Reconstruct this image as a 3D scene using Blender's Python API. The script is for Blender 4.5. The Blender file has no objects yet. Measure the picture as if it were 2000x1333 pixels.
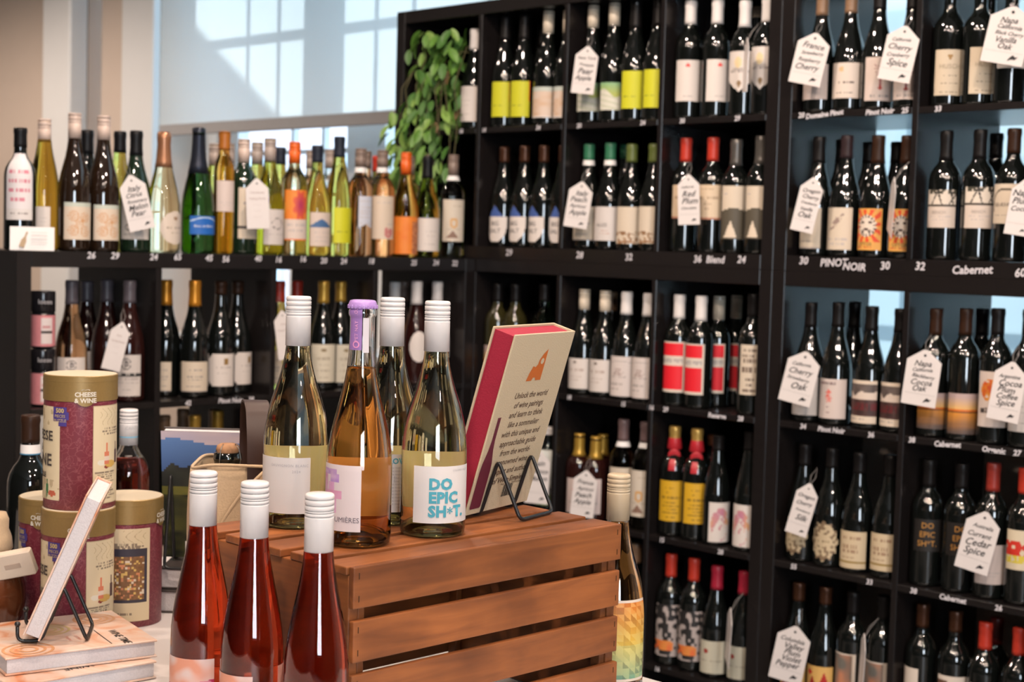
import bpy, bmesh, math, random
from mathutils import Vector, Matrix
R_ = random.Random(7)
SC = bpy.context.scene
COL = SC.collection
PI = math.pi

# ---------------------------------------------------------------- camera, world, sun, lamps, exposure
CAM = Vector((3.72715, -3.16276, 1.51303)); YAW, PITCH, ROLL = -0.78734, -0.063546, 0.028059
fw = Vector((math.sin(YAW)*math.cos(PITCH), math.cos(YAW)*math.cos(PITCH), math.sin(PITCH)))
rt = Vector((math.cos(YAW), -math.sin(YAW), 0)); up = rt.cross(fw)
cr, sr = math.cos(ROLL), math.sin(ROLL)
rt2 = rt*cr + up*sr; up2 = up*cr - rt*sr
cd = bpy.data.cameras.new('camera'); cd.sensor_width = 36; cd.lens = 3000/2000*36
cd.clip_start = .05; cd.clip_end = 200
cd.dof.use_dof = True; cd.dof.focus_distance = 1.92; cd.dof.aperture_fstop = 7.5
cam = bpy.data.objects.new('camera', cd); COL.objects.link(cam)
cam.matrix_world = Matrix(((rt2.x, up2.x, -fw.x, CAM.x), (rt2.y, up2.y, -fw.y, CAM.y), (rt2.z, up2.z, -fw.z, CAM.z), (0, 0, 0, 1)))
SC.camera = cam
wd = bpy.data.worlds.new('sky'); SC.world = wd; wd.use_nodes = True
bg = wd.node_tree.nodes['Background']; bg.inputs[0].default_value = (.56, .79, 1.0, 1); bg.inputs[1].default_value = 4.6
def lamp(name, kind, loc, power, color, target=None, **kw):
    l = bpy.data.lights.new(name, kind); l.energy = power; l.color = color
    for k, v in kw.items(): setattr(l, k, v)
    o = bpy.data.objects.new(name, l); COL.objects.link(o); o.location = loc
    if target is not None: o.rotation_euler = (Vector(target)-Vector(loc)).to_track_quat('-Z', 'Y').to_euler()
    return o
SUND = Vector((.25, -1, -.8)).normalized()
lamp('sun', 'SUN', (0, 6, 6), 7.2, (.92, .97, 1.0), target=Vector((0, 6, 6))+SUND, angle=.006)
WARM = (1.0, .80, .66)
for (x, y, p) in ((2.1, -1.9, 66), (3.1, -1.4, 80), (1.6, -3.0, 66), (2.9, -2.9, 80), (4.3, -1.9, 74), (4.1, -3.3, 66), (1.2, -1.1, 80), (5.4, -2.7, 66), (-.8, -1.6, 70), (-2.3, -1.1, 95), (-3.4, -1.4, 100)):  # spots over the aisle and at the left added to brighten labels and wall
    lamp('ceiling_spot', 'SPOT', (x, y, 3.05), p, WARM, target=(x-.4, y+.8, 0), shadow_soft_size=.04, spot_size=2.4, spot_blend=.6)
lamp('added_daylight', 'AREA', (6.94, -4.6, 1.8), 140, (.80, .90, 1.0), target=(0, -4.6, 1.7), shape='RECTANGLE', size=1.5, size_y=1.9)  # unseen area light added for the bluish bottle streaks and soft fill
SC.view_settings.view_transform = 'Standard'; SC.view_settings.look = 'None'
SC.view_settings.gamma = 1.0; SC.view_settings.use_curve_mapping = False
SC.view_settings.exposure = 0.12
SC.cycles.max_bounces = 12; SC.cycles.transmission_bounces = 12; SC.cycles.glossy_bounces = 4; SC.cycles.transparent_max_bounces = 16
SC.cycles.diffuse_bounces = 3; SC.cycles.use_adaptive_sampling = True; SC.cycles.adaptive_threshold = .03; SC.cycles.adaptive_min_samples = 24; SC.cycles.use_denoising = True

# ---------------------------------------------------------------- helpers
def obj(name, mesh, mat=None, parent=None, loc=None, rot=None, label=None):
    o = bpy.data.objects.new(name, mesh); COL.objects.link(o)
    if mat is not None:
        if len(mesh.materials) == 0: mesh.materials.append(mat)
        elif mesh.materials[0] is not mat:
            o.material_slots[0].link = 'OBJECT'; o.material_slots[0].material = mat
    if parent is not None: o.parent = parent
    if loc is not None: o.location = loc
    if rot is not None: o.rotation_euler = rot
    if label: o['label'] = label
    return o
def empty(name, loc, label, cat, group=None, rotz=0):
    o = bpy.data.objects.new(name, None); COL.objects.link(o); o.location = loc; o.rotation_euler = (0, 0, rotz)
    o.empty_display_size = .02
    o['label'] = label; o['category'] = cat
    if group: o['group'] = group
    return o
def tag(o, label, cat, group=None):
    o['label'] = label; o['category'] = cat
    if group: o['group'] = group
    return o
def struct(name, mesh, mat, **k):
    o = obj(name, mesh, mat, **k); o['kind'] = 'structure'; return o
def pydata(name, v, f, smooth=False):
    m = bpy.data.meshes.new(name); m.from_pydata([tuple(p) for p in v], [], f); m.update()
    if smooth: m.polygons.foreach_set('use_smooth', [True]*len(m.polygons))
    return m
def box_mesh(x0, x1, y0, y1, z0, z1, bevel=0, seg=1):
    bm = bmesh.new(); bmesh.ops.create_cube(bm, size=1)
    for v in bm.verts: v.co = Vector(((x0+x1)/2+v.co.x*(x1-x0), (y0+y1)/2+v.co.y*(y1-y0), (z0+z1)/2+v.co.z*(z1-z0)))
    if bevel: bmesh.ops.bevel(bm, geom=bm.edges[:], offset=bevel, segments=seg, affect='EDGES', profile=.5)
    m = bpy.data.meshes.new('box'); bm.to_mesh(m); bm.free(); return m
def lathe(prof, seg=28, closed=False):
    """prof: list of (r, z) bottom to top; r==0 ends get a pole"""
    v, f, rings = [], [], []
    for (r, z) in prof:
        if r < 1e-6: rings.append([len(v)]); v.append((0, 0, z))
        else:
            rings.append(list(range(len(v), len(v)+seg)))
            v += [(r*math.cos(2*PI*i/seg), r*math.sin(2*PI*i/seg), z) for i in range(seg)]
    pairs = list(zip(rings, rings[1:])) + ([(rings[-1], rings[0])] if closed else [])
    for a, b in pairs:
        for i in range(seg):
            j = (i+1) % seg
            if len(a) == 1 and len(b) == 1: continue
            if len(a) == 1: f.append((a[0], b[j], b[i]))
            elif len(b) == 1: f.append((a[i], a[j], b[0]))
            else: f.append((a[i], a[j], b[j], b[i]))
    m = pydata('lathe', v, f, True)
    return m
def sharpen(m, ang=.6):
    m.set_sharp_from_angle(angle=ang); return m
def tube(pts, r, seg=8, closed=False, cap=True):
    pts = [Vector(p) for p in pts]; n = len(pts); v, f = [], []
    prev = None
    for i, p in enumerate(pts):
        if closed: d = (pts[(i+1) % n]-pts[i-1]).normalized()
        else: d = (pts[min(i+1, n-1)]-pts[max(i-1, 0)]).normalized()
        if prev is None:
            a = Vector((0, 0, 1)) if abs(d.z) < .9 else Vector((1, 0, 0)); e = d.cross(a).normalized()
        else: e = (prev - d*prev.dot(d)).normalized()
        prev = e; g = d.cross(e); rr = r[i] if isinstance(r, (list, tuple)) else r
        v += [p+(e*math.cos(2*PI*k/seg)+g*math.sin(2*PI*k/seg))*rr for k in range(seg)]
    for i in range(n if closed else n-1):
        for k in range(seg):
            a, b = i*seg, ((i+1) % n)*seg
            f.append((a+k, a+(k+1) % seg, b+(k+1) % seg, b+k))
    if cap and not closed: f += [tuple(range(seg))[::-1], tuple((n-1)*seg+k for k in range(seg))]
    return pydata('tube', v, f, True)
def smooth_path(pts, rad=.008, n=5):
    """round the corners of a polyline"""
    pts = [Vector(p) for p in pts]; out = [pts[0]]
    for a, b, c in zip(pts, pts[1:], pts[2:]):
        u, w = (a-b), (c-b); k = min(rad, u.length*.45, w.length*.45)
        p, q = b+u.normalized()*k, b+w.normalized()*k
        for i in range(n+1):
            t = i/n; out.append(p*(1-t)**2+b*2*t*(1-t)+q*t*t)
    out.append(pts[-1]); return out
TXT = {}
def text_mesh(s, size, align='CENTER', shear=0, bold=0, space=1.0, line=1.0):
    k = (s, size, align, shear, bold, space, line)
    if k in TXT: return TXT[k]
    c = bpy.data.curves.new('t', 'FONT'); c.body = s; c.size = size; c.align_x = align; c.align_y = 'CENTER'
    c.shear = shear; c.offset = bold; c.resolution_u = 2; c.space_character = space; c.space_line = line
    o = bpy.data.objects.new('t', c); m = bpy.data.meshes.new_from_object(o); bpy.data.objects.remove(o); bpy.data.curves.remove(c)
    m.materials.clear(); TXT[k] = m; return m
def map_mesh(src, fn):
    """copy of a mesh with each vertex moved by fn"""
    m = src.copy()
    for v in m.vertices: v.co = fn(v.co)
    m.update(); return m
def frame(o, x, y, z):
    return Matrix(((x.x, y.x, z.x, o.x), (x.y, y.y, z.y, o.y), (x.z, y.z, z.z, o.z), (0, 0, 0, 1)))

# ---------------------------------------------------------------- materials
MATS = {}
def principled(name):
    m = bpy.data.materials.new(name); m.use_nodes = True
    return m, m.node_tree.nodes, m.node_tree.links, m.node_tree.nodes['Principled BSDF']
def mat(name, col, rough=.5, metal=0, spec=.5, ior=1.5, trans=0, coat=0, noise=0, nscale=40, bump=0, sheen=0):
    """procedural surface: base colour with a fine noise variation and optional bump"""
    if name in MATS: return MATS[name]
    m, N, L, P = principled(name)
    P.inputs['Base Color'].default_value = (*col, 1); P.inputs['Roughness'].default_value = rough; P.inputs['Metallic'].default_value = metal
    P.inputs['IOR'].default_value = ior; P.inputs['Specular IOR Level'].default_value = spec
    P.inputs['Transmission Weight'].default_value = trans; P.inputs['Coat Weight'].default_value = coat; P.inputs['Coat Roughness'].default_value = .05
    P.inputs['Sheen Weight'].default_value = sheen
    if noise or bump:
        tc = N.new('ShaderNodeTexCoord'); nz = N.new('ShaderNodeTexNoise'); nz.inputs['Scale'].default_value = nscale; nz.inputs['Detail'].default_value = 4
        L.new(tc.outputs['Object'], nz.inputs['Vector'])
        if noise:
            mx = N.new('ShaderNodeMix'); mx.data_type = 'RGBA'; L.new(nz.outputs['Fac'], mx.inputs['Factor'])
            mx.inputs[6].default_value = (*[c*(1-noise) for c in col], 1); mx.inputs[7].default_value = (*[min(1, c*(1+noise)) for c in col], 1)
            L.new(mx.outputs[2], P.inputs['Base Color'])
        if bump:
            b = N.new('ShaderNodeBump'); b.inputs['Strength'].default_value = bump; b.inputs['Distance'].default_value = .002
            L.new(nz.outputs['Fac'], b.inputs['Height']); L.new(b.outputs[0], P.inputs['Normal'])
    MATS[name] = m; return m
def paint_mat():
    m, N, L, P = principled('printed_paper')
    a = N.new('ShaderNodeVertexColor'); a.layer_name = 'Col'
    nz = N.new('ShaderNodeTexNoise'); nz.inputs['Scale'].default_value = 600
    tc = N.new('ShaderNodeTexCoord'); L.new(tc.outputs['Object'], nz.inputs['Vector'])
    bp = N.new('ShaderNodeBump'); bp.inputs['Strength'].default_value = .05; bp.inputs['Distance'].default_value = .0005
    L.new(nz.outputs['Fac'], bp.inputs['Height']); L.new(bp.outputs[0], P.inputs['Normal'])
    L.new(a.outputs['Color'], P.inputs['Base Color']); P.inputs['Roughness'].default_value = .55
    return m
def wood_mat():
    m, N, L, P = principled('stained_wood')
    tc = N.new('ShaderNodeTexCoord'); oi = N.new('ShaderNodeObjectInfo')
    ad = N.new('ShaderNodeVectorMath'); ad.operation = 'ADD'; sc = N.new('ShaderNodeVectorMath'); sc.operation = 'SCALE'; sc.inputs['Scale'].default_value = 7.0
    cb = N.new('ShaderNodeCombineXYZ')
    for i in range(3): L.new(oi.outputs['Random'], cb.inputs[i])
    L.new(cb.outputs[0], sc.inputs[0]); L.new(tc.outputs['Object'], ad.inputs[0]); L.new(sc.outputs[0], ad.inputs[1])
    mp = N.new('ShaderNodeMapping'); mp.inputs['Scale'].default_value = (34, 3.2, 34); L.new(ad.outputs[0], mp.inputs['Vector'])
    n1 = N.new('ShaderNodeTexNoise'); n1.inputs['Scale'].default_value = 1.6; n1.inputs['Detail'].default_value = 7; n1.inputs['Distortion'].default_value = .7; L.new(mp.outputs[0], n1.inputs['Vector'])
    n2 = N.new('ShaderNodeTexNoise'); n2.inputs['Scale'].default_value = 9; n2.inputs['Detail'].default_value = 3; L.new(ad.outputs[0], n2.inputs['Vector'])
    r = N.new('ShaderNodeValToRGB'); r.color_ramp.elements[0].position = .3; r.color_ramp.elements[0].color = (.19, .058, .016, 1)
    r.color_ramp.elements[1].position = .72; r.color_ramp.elements[1].color = (.37, .120, .031, 1)
    L.new(n1.outputs['Fac'], r.inputs[0])
    mx = N.new('ShaderNodeMix'); mx.data_type = 'RGBA'; mx.blend_type = 'MULTIPLY'; mx.inputs['Factor'].default_value = .6
    r2 = N.new('ShaderNodeValToRGB'); r2.color_ramp.elements[0].color = (.45, .41, .39, 1); r2.color_ramp.elements[1].color = (1, 1, 1, 1); r2.color_ramp.elements[0].position = .35; r2.color_ramp.elements[1].position = .6
    L.new(n2.outputs['Fac'], r2.inputs[0]); L.new(r.outputs[0], mx.inputs[6]); L.new(r2.outputs[0], mx.inputs[7]); L.new(mx.outputs[2], P.inputs['Base Color'])
    hv = N.new('ShaderNodeHueSaturation'); ml = N.new('ShaderNodeMapRange'); ml.inputs[3].default_value = .72; ml.inputs[4].default_value = 1.12; L.new(oi.outputs['Random'], ml.inputs[0]); L.new(ml.outputs[0], hv.inputs['Value']); L.new(mx.outputs[2], hv.inputs['Color']); L.new(hv.outputs[0], P.inputs['Base Color'])
    bp = N.new('ShaderNodeBump'); bp.inputs['Strength'].default_value = .25; bp.inputs['Distance'].default_value = .001; L.new(n1.outputs['Fac'], bp.inputs['Height']); L.new(bp.outputs[0], P.inputs['Normal'])
    P.inputs['Roughness'].default_value = .5
    return m
def glass_mat(name, col, ior=1.45, rough=.0):
    return mat(name, col, rough=rough, ior=ior, trans=1.0)
def pane_mat():
    m = bpy.data.materials.new('window_glass'); m.use_nodes = True; N = m.node_tree.nodes; L = m.node_tree.links; N.clear()
    t = N.new('ShaderNodeBsdfTransparent'); t.inputs[0].default_value = (.94, .97, .98, 1); g = N.new('ShaderNodeBsdfGlossy'); g.inputs['Roughness'].default_value = .02
    mx = N.new('ShaderNodeMixShader'); mx.inputs[0].default_value = .05; o = N.new('ShaderNodeOutputMaterial')
    L.new(t.outputs[0], mx.inputs[1]); L.new(g.outputs[0], mx.inputs[2]); L.new(mx.outputs[0], o.inputs[0]); return m
def blind_mat(name, tcol, dcol):
    m = bpy.data.materials.new(name); m.use_nodes = True; N = m.node_tree.nodes; L = m.node_tree.links; N.clear()
    t = N.new('ShaderNodeBsdfTranslucent'); d = N.new('ShaderNodeBsdfDiffuse'); t.inputs[0].default_value = (*tcol, 1); d.inputs[0].default_value = (*dcol, 1)
    wv = N.new('ShaderNodeTexNoise'); wv.inputs['Scale'].default_value = 500; tc = N.new('ShaderNodeTexCoord'); L.new(tc.outputs['Object'], wv.inputs['Vector'])
    bp = N.new('ShaderNodeBump'); bp.inputs['Strength'].default_value = .1; bp.inputs['Distance'].default_value = .0005; L.new(wv.outputs['Fac'], bp.inputs['Height']); L.new(bp.outputs[0], d.inputs['Normal'])
    a = N.new('ShaderNodeAddShader'); o = N.new('ShaderNodeOutputMaterial'); L.new(t.outputs[0], a.inputs[0]); L.new(d.outputs[0], a.inputs[1]); L.new(a.outputs[0], o.inputs[0]); return m
PAINT = paint_mat(); WOOD = wood_mat(); PANE = pane_mat()
LAM = mat('black_brown_laminate', (.0105, .0085, .0085), rough=.27, spec=.5, noise=.25, nscale=60, bump=.02)
INK = mat('black_ink', (.015, .014, .016), rough=.6); CHALK = mat('chalk_pen', (.62, .60, .64), rough=.8, noise=.2, nscale=300)
BLACKWIRE = mat('black_powder_coated_wire', (.012, .012, .013), rough=.35)
WHITE = mat('white_paper', (.80, .78, .77), rough=.6, noise=.03, nscale=200)
PAGES = mat('page_edges', (.56, .535, .55), rough=.8, noise=.14, nscale=500, bump=.4)
def ink(col): return mat('ink_%d_%d_%d' % tuple(int(c*255) for c in col), col, rough=.6)

# ---------------------------------------------------------------- room shell
WALLC = mat('beige_wall_paint', (.58, .49, .42), rough=.75, noise=.04, nscale=8, bump=.03)
TRIMW = mat('white_trim_paint', (.72, .74, .75), rough=.45, noise=.02, nscale=12)
struct('floor', box_mesh(-5, 7, -6.5, .88, -.1, 0), mat('grey_concrete_floor', (.16, .15, .14), rough=.5, noise=.3, nscale=3, bump=.05))
struct('ceiling', box_mesh(-5, 7, -6.5, .88, 3.4, 3.5), mat('ceiling_paint', (.26, .245, .23), rough=.8, noise=.03, nscale=5))
struct('wall_left', box_mesh(-5.1, -5, -6.5, .88, 0, 3.4), WALLC)
DKW = mat('deep_taupe_wall_paint', (.09, .076, .068), rough=.75, noise=.05, nscale=8)
struct('wall_right', box_mesh(7, 7.1, -6.5, .88, 0, 3.4), DKW)
struct('wall_front', box_mesh(-5, 7, -6.6, -6.5, 0, 3.4), DKW)
w3 = empty('added_window_frame', (6.97, -4.6, 1.8), 'added window frame around the unseen daylight lamp on the right wall', 'window'); del w3['category']; w3['kind'] = 'structure'  # frame added on the closed wall to surround the unseen area light
for (a0, a1, c0, c1) in ((-.85, -.75, -1.05, 1.05), (.75, .85, -1.05, 1.05), (-.75, .75, .95, 1.05), (-.75, .75, -1.05, -.95), (-.02, .02, -.95, .95)): obj('frame_bar', box_mesh(-.03, .03, a0, a1, c0, c1, .004), TRIMW, w3)
obj('pane', box_mesh(.0, .006, -.75, .75, -.95, .95), PANE, w3)
YW0, YW1 = .54, .88
# window wall in pieces around two openings
def wallp(n, x0, x1, z0, z1): struct(n, box_mesh(x0, x1, YW0, YW1, z0, z1), WALLC)
wallp('wall_back', -5, -2.86, 0, 3.4); wallp('wall_back_pier', -2.74, -2.24, 0, 3.4)
wallp('wall_back_sill', -2.24, 3.6, 0, 1.08); wallp('wall_back_head', -2.24, 3.6, 3.3, 3.4); wallp('wall_back_end', 3.6, 7, 0, 3.4)
struct('trim_1', box_mesh(-3.12, -2.86, .44, .54, 0, 3.4, .01), TRIMW)
struct('trim_2', box_mesh(-2.50, -2.235, .50, .54, 0, 3.4, .006), TRIMW)
struct('trim_3', box_mesh(-2.235, 3.6, .50, .56, 1.05, 1.08, .004), TRIMW)
w2 = struct("window_2", box_mesh(-2.86, -2.74, .655, .66, .0, 3.4), blind_mat("frosted_side_light", (.85, .88, .90), (.2, .2, .2)))
# window_1: frame, muntins and panes
w1 = empty('window_1', (0, 0, 0), 'large gridded shop window behind the wine shelves', 'window'); del w1['category']; w1['kind'] = 'structure'
SX, SZ, YM = .075, .24, .80            # where the sun throws the muntin shadows on the blind
vb = [-2.20, -1.913, -1.513, -1.304, -.701, -.492, -.10, .11, .70, .92, 1.33, 1.54, 2.1, 2.32, 2.75, 2.96, 3.55]
def bar(n, x0, x1, z0, z1, y0=YM-.015, y1=YM+.015): obj(n, box_mesh(x0, x1, y0, y1, z0, z1), TRIMW, w1)
for x in vb[2:-1]: bar('muntin', x-SX-.009, x-SX+.009, 1.08, 3.3)
for k, (a, b) in enumerate(((-2.165, -1.905), (-1.137, -.898), (.10, .33), (1.10, 1.33), (2.1, 2.32))): bar('mullion', a-SX, b-SX, 1.08, 3.3, YM-.02, YM+.04)
for z in (1.203, 1.538, 1.873, 2.208, 2.543, 2.878): bar('glazing_bar', -2.20, 3.58, z-.009, z+.009)
for (a, b) in ((-1.98, -1.212), (-.973, .025), (.255, 1.025), (1.255, 2.025), (2.245, 3.58)):
    obj('pane', box_mesh(a, b, YM+.016, YM+.020, 1.08, 3.3), PANE, w1)
BL1 = blind_mat('roller_blind_cloth', (.50, .52, .52), (.30, .31, .31)); BL2 = blind_mat('roller_blind_cloth_pale', (.46, .50, .51), (.30, .32, .33))
bl = empty('roller_blind', (0, 0, 0), 'pale translucent roller blind pulled half down over the shop window', 'blind')
obj('blind_cloth', box_mesh(-2.165, .86, .498, .4995, 1.985, 3.2), BL1, bl); obj('hem_bar', box_mesh(-2.165, .86, .490, .505, 1.935, 1.985, .004), mat('blind_hem', (.34, .34, .35), rough=.6, noise=.04), bl)
b2 = empty('roller_blind', (0, 0, 0), 'lowered pale blind seen through the right-hand open-backed shelves', 'blind')
obj('blind_cloth', box_mesh(.93, 3.5, .498, .4995, 1.12, 3.2), BL2, b2); obj('hem_bar', box_mesh(.93, 3.5, .490, .505, 1.085, 1.12, .004), MATS['blind_hem'], b2)
# outside: street and the gabled building that shades the blind
def onblind(x, z, y): s = (y-.5)/(-SUND.y); return x-SUND.x*s, z-SUND.z*s
YB = 6.0
gx0, gz0 = onblind(-1.905, 2.40, YB); gx1, gz1 = onblind(-1.225, 1.945, YB)
sl = (gz1-gz0)/(gx1-gx0)
bd = empty('building', (0, YB, 0), 'pale building with pitched roof across the street outside', 'building')
px = [(-16, 0), (gx1+6.0, 0), (gx1+6.0, gz1+sl*6.0), (gx0-6, gz0-sl*6), (-16, gz0-sl*6)]
v = [(x, 0, z) for x, z in px]+[(x, 5, z) for x, z in px]; n5 = len(px)
obj('wall', pydata('gable', v, [tuple(range(n5)), tuple(range(2*n5-1, n5-1, -1))]+[(i+n5, (i+1) % n5+n5, (i+1) % n5, i) for i in range(n5)]), mat('pale_brick', (.80, .62, .60), rough=.9, noise=.25, nscale=3), bd)
for k in range(7):
    for zz in (.8, 2.9): 
        x0 = -13.5+k*1.9
        wn = obj('window', box_mesh(x0, x0+1.0, -.06, .02, zz, zz+1.5), TRIMW, bd); obj('pane', box_mesh(x0+.08, x0+.92, -.07, -.05, zz+.08, zz+1.42), mat('building_pane', (.55, .65, .72), rough=.7), wn)
struct('ground', box_mesh(-30, 30, .75, 30, -.3, -.05), mat('street_paving', (.45, .44, .43), rough=.9, noise=.2, nscale=2))

# ---------------------------------------------------------------- shelving
def unit(name, label, x0, y0, z0, cols, rows, depth, along='X'):
    """grid shelf: outer boards 38 mm, inner boards 16 mm, cells 335 mm"""
    u = empty(name, (x0, y0, z0), label, 'shelf unit', 'black cube shelving')
    C_, T, I = .335, .038, .016
    W = 2*T+cols*C_+(cols-1)*I; H = 2*T+rows*C_+(rows-1)*I
    def bx(n, a0, a1, b0, b1):
        m = box_mesh(a0, a1, .001, depth, b0, b1, .0012) if along == 'X' else box_mesh(-depth, -.001, a0, a1, b0, b1, .0012)
        obj(n, m, LAM, u)
    bx('side_panel', 0, T, 0, H); bx('side_panel', W-T, W, 0, H); bx('top_board', T, W-T, H-T, H); bx('bottom_board', T, W-T, 0, T)
    for i in range(1, cols):
        a = T+i*C_+(i-1)*I; bx('upright_divider', a, a+I, T, H-T)
    for j in range(1, rows):
        b = T+j*C_+(j-1)*I
        for i in range(cols): a = T+i*(C_+I); bx('shelf_board', a, a+C_, b, b+I)
    return u
D_ = .39
U1L = unit('shelf_unit', 'tall lower black cube shelf standing in the corner behind the table', 0, 0, 0, 4, 4, D_)
U1U = unit('shelf_unit', 'upper black cube shelf holding the trailing plant', 0, 0, 1.464, 4, 2, D_)
U2L = unit('shelf_unit', 'lower black cube shelf at the right edge', 1.464, 0, 0, 3, 4, D_)
U2U = unit('shelf_unit', 'upper black cube shelf at the right edge', 1.464, 0, 1.464, 3, 2, D_)
UL = unit('shelf_unit', 'low black cube shelf below the window carrying bottles on top', .389, -1.465, 0, 4, 4, D_-.001, 'Y')
for u, h0, h1 in ((U1L, .03, 1.43), (U1U, .03, .74)): obj('back_panel', box_mesh(.01, 1.375, D_+.001, D_+.005, h0, h1), LAM, u)
# price marks in chalk pen on the board edges
PR = r'''a 0.309 0.000 1.8450 0.0175 18
a 0.409 -0.000 1.8450 0.0175 14
a 0.634 0.000 1.8450 0.0175 24
a 0.793 0.000 1.8450 0.0175 20
a 1.025 0.000 1.8450 0.0175 24
a 1.160 0.000 1.8450 0.0175 30
a 1.339 0.000 1.8450 0.0175 29
c 1.533 0.000 1.8450 0.0175 20
c 1.599 0.000 1.8450 0.0175 Domaine Pinot
c 1.752 0.000 1.8450 0.0175 Pinot Noir
c 1.819 0.000 1.8450 0.0175 25
c 1.904 0.000 1.8450 0.0175 33
a 0.529 0.000 1.4852 0.026 29
a 0.810 0.000 1.4848 0.026 28
a 0.991 0.000 1.4839 0.026 32
a 1.227 0.000 1.4847 0.026 36
a 1.285 0.000 1.4850 0.026 Blend
a 1.368 0.000 1.4873 0.026 24
c 1.556 0.000 1.4899 0.026 30
c 1.643 0.000 1.4874 0.026 PINOT
c 1.700 0.000 1.4793 0.026 NOIR
c 1.784 0.000 1.4842 0.026 30
c 1.876 0.000 1.4859 0.026 32
c 2.007 0.000 1.4818 0.026 Cabernet
c 2.122 0.000 1.4788 0.026 60
b 0.786 0.000 1.0830 0.0175 18
b 0.988 0.000 1.0830 0.0175 15
b 1.088 -0.000 1.0830 0.0175 16
b 1.138 0.000 1.0830 0.0175 29
b 1.309 0.000 1.0830 0.0175 Reserve
b 1.384 0.000 1.0830 0.0175 28
d 1.574 0.000 1.0830 0.0175 34
d 1.655 0.000 1.0830 0.0175 Pinot Noir
d 1.766 0.000 1.0830 0.0175 36
d 1.875 0.000 1.0830 0.0175 38
d 1.966 0.000 1.0830 0.0175 Cabernet
d 2.080 0.000 1.0830 0.0175 Organic
d 2.136 0.000 1.0830 0.0175 27
b 1.140 0.000 0.7320 0.0175 15
b 1.336 0.000 0.7320 0.0175 28
d 1.563 0.000 0.7320 0.0175 55
d 1.779 0.000 0.7320 0.0175 33
d 1.897 0.000 0.7320 0.0175 38
d 1.997 0.000 0.7320 0.0175 Cabernet
d 2.110 0.000 0.7320 0.0175 26
b 1.139 0.000 0.3810 0.0175 16
e 0.389 -1.274 1.4550 0.022 26
e 0.389 -1.210 1.4550 0.022 29
e 0.389 -1.102 1.4533 0.022 24
e 0.389 -1.033 1.4542 0.022 65
e 0.389 -0.940 1.4528 0.022 45
e 0.389 -0.889 1.4508 0.022 56
e 0.389 -0.788 1.4534 0.022 40
e 0.389 -0.723 1.4515 0.022 16
e 0.389 -0.642 1.4539 0.022 16
e 0.389 -0.571 1.4506 0.022 20
e 0.389 -0.502 1.4500 0.022 24
e 0.389 -0.404 1.4512 0.022 18
e 0.389 -0.245 1.4486 0.022 25
e 0.389 -0.160 1.4495 0.022 24
e 0.389 -0.085 1.4488 0.022 22
e 0.389 -0.996 1.0830 0.0175 42
e 0.389 -0.867 1.0830 0.0175 Pinot Noir
e 0.389 -0.803 1.0830 0.0175 38'''
UN = dict(a=U1U, b=U1L, c=U2U, d=U2L, e=UL)
for l in PR.strip().splitlines():
    u, x, y, z, h, s = l.split(' ', 5); u = UN[u]; x, y, z, h = map(float, (x, y, z, h))
    rot = (PI/2, R_.uniform(-.08, .04), 0) if u is not UL else (PI/2, R_.uniform(-.05, .05), PI/2)
    o = obj('price_lettering', text_mesh(s, h, shear=.15, bold=.0006), CHALK, u, rot=rot)
    o.location = Vector((x, y, z))-Vector(u.location)+(Vector((0, -.0004, 0)) if u is not UL else Vector((.0004, 0, 0)))
# ---------------------------------------------------------------- bottles
PROF = dict(
 burg=[(.0, .0), (.034, .0), (.0385, .004), (.039, .010), (.039, .120), (.0383, .135), (.0360, .152), (.0318, .172), (.0265, .190), (.0215, .207), (.0180, .224), (.0158, .242), (.0147, .260), (.0144, .287), (.0156, .2885), (.0156, .297), (.0145, .300), (0, .300)],
 bord=[(.0, .0), (.033, .0), (.0366, .004), (.0372, .010), (.0372, .178), (.0365, .190), (.0335, .203), (.0270, .215), (.0200, .224), (.0160, .233), (.0146, .243), (.0142, .286), (.0155, .2875), (.0155, .297), (.0145, .300), (0, .300)],
 flute=[(.0, .0), (.033, .0), (.0355, .004), (.036, .010), (.036, .125), (.0348, .147), (.0315, .172), (.0265, .197), (.0215, .218), (.0180, .237), (.0155, .256), (.0142, .275), (.0142, .289), (.0152, .290), (.0152, .298), (.0142, .300), (0, .300)],
 champ=[(.0, .0), (.036, .0), (.0415, .005), (.0425, .012), (.0425, .100), (.0415, .120), (.0385, .142), (.0340, .163), (.0285, .184), (.0235, .204), (.0195, .225), (.0170, .250), (.0155, .280), (.0170, .283), (.0170, .297), (.016, .300), (0, .300)],
 slim=[(.0, .0), (.023, .0), (.0262, .004), (.027, .010), (.027, .200), (.0262, .212), (.0230, .225), (.0180, .236), (.0148, .246), (.0138, .256), (.0136, .287), (.0150, .289), (.0150, .297), (.014, .300), (0, .300)])
def prof_of(ty, H):
    k = H/.300; return [(r, z*k) for r, z in PROF[ty]]
def rad_at(pf, z):
    for (r0, z0), (r1, z1) in zip(pf[1:], pf[2:]):
        if z0 <= z <= z1 and z1 > z0: return r0+(r1-r0)*(z-z0)/(z1-z0)
    return pf[-2][0]
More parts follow.
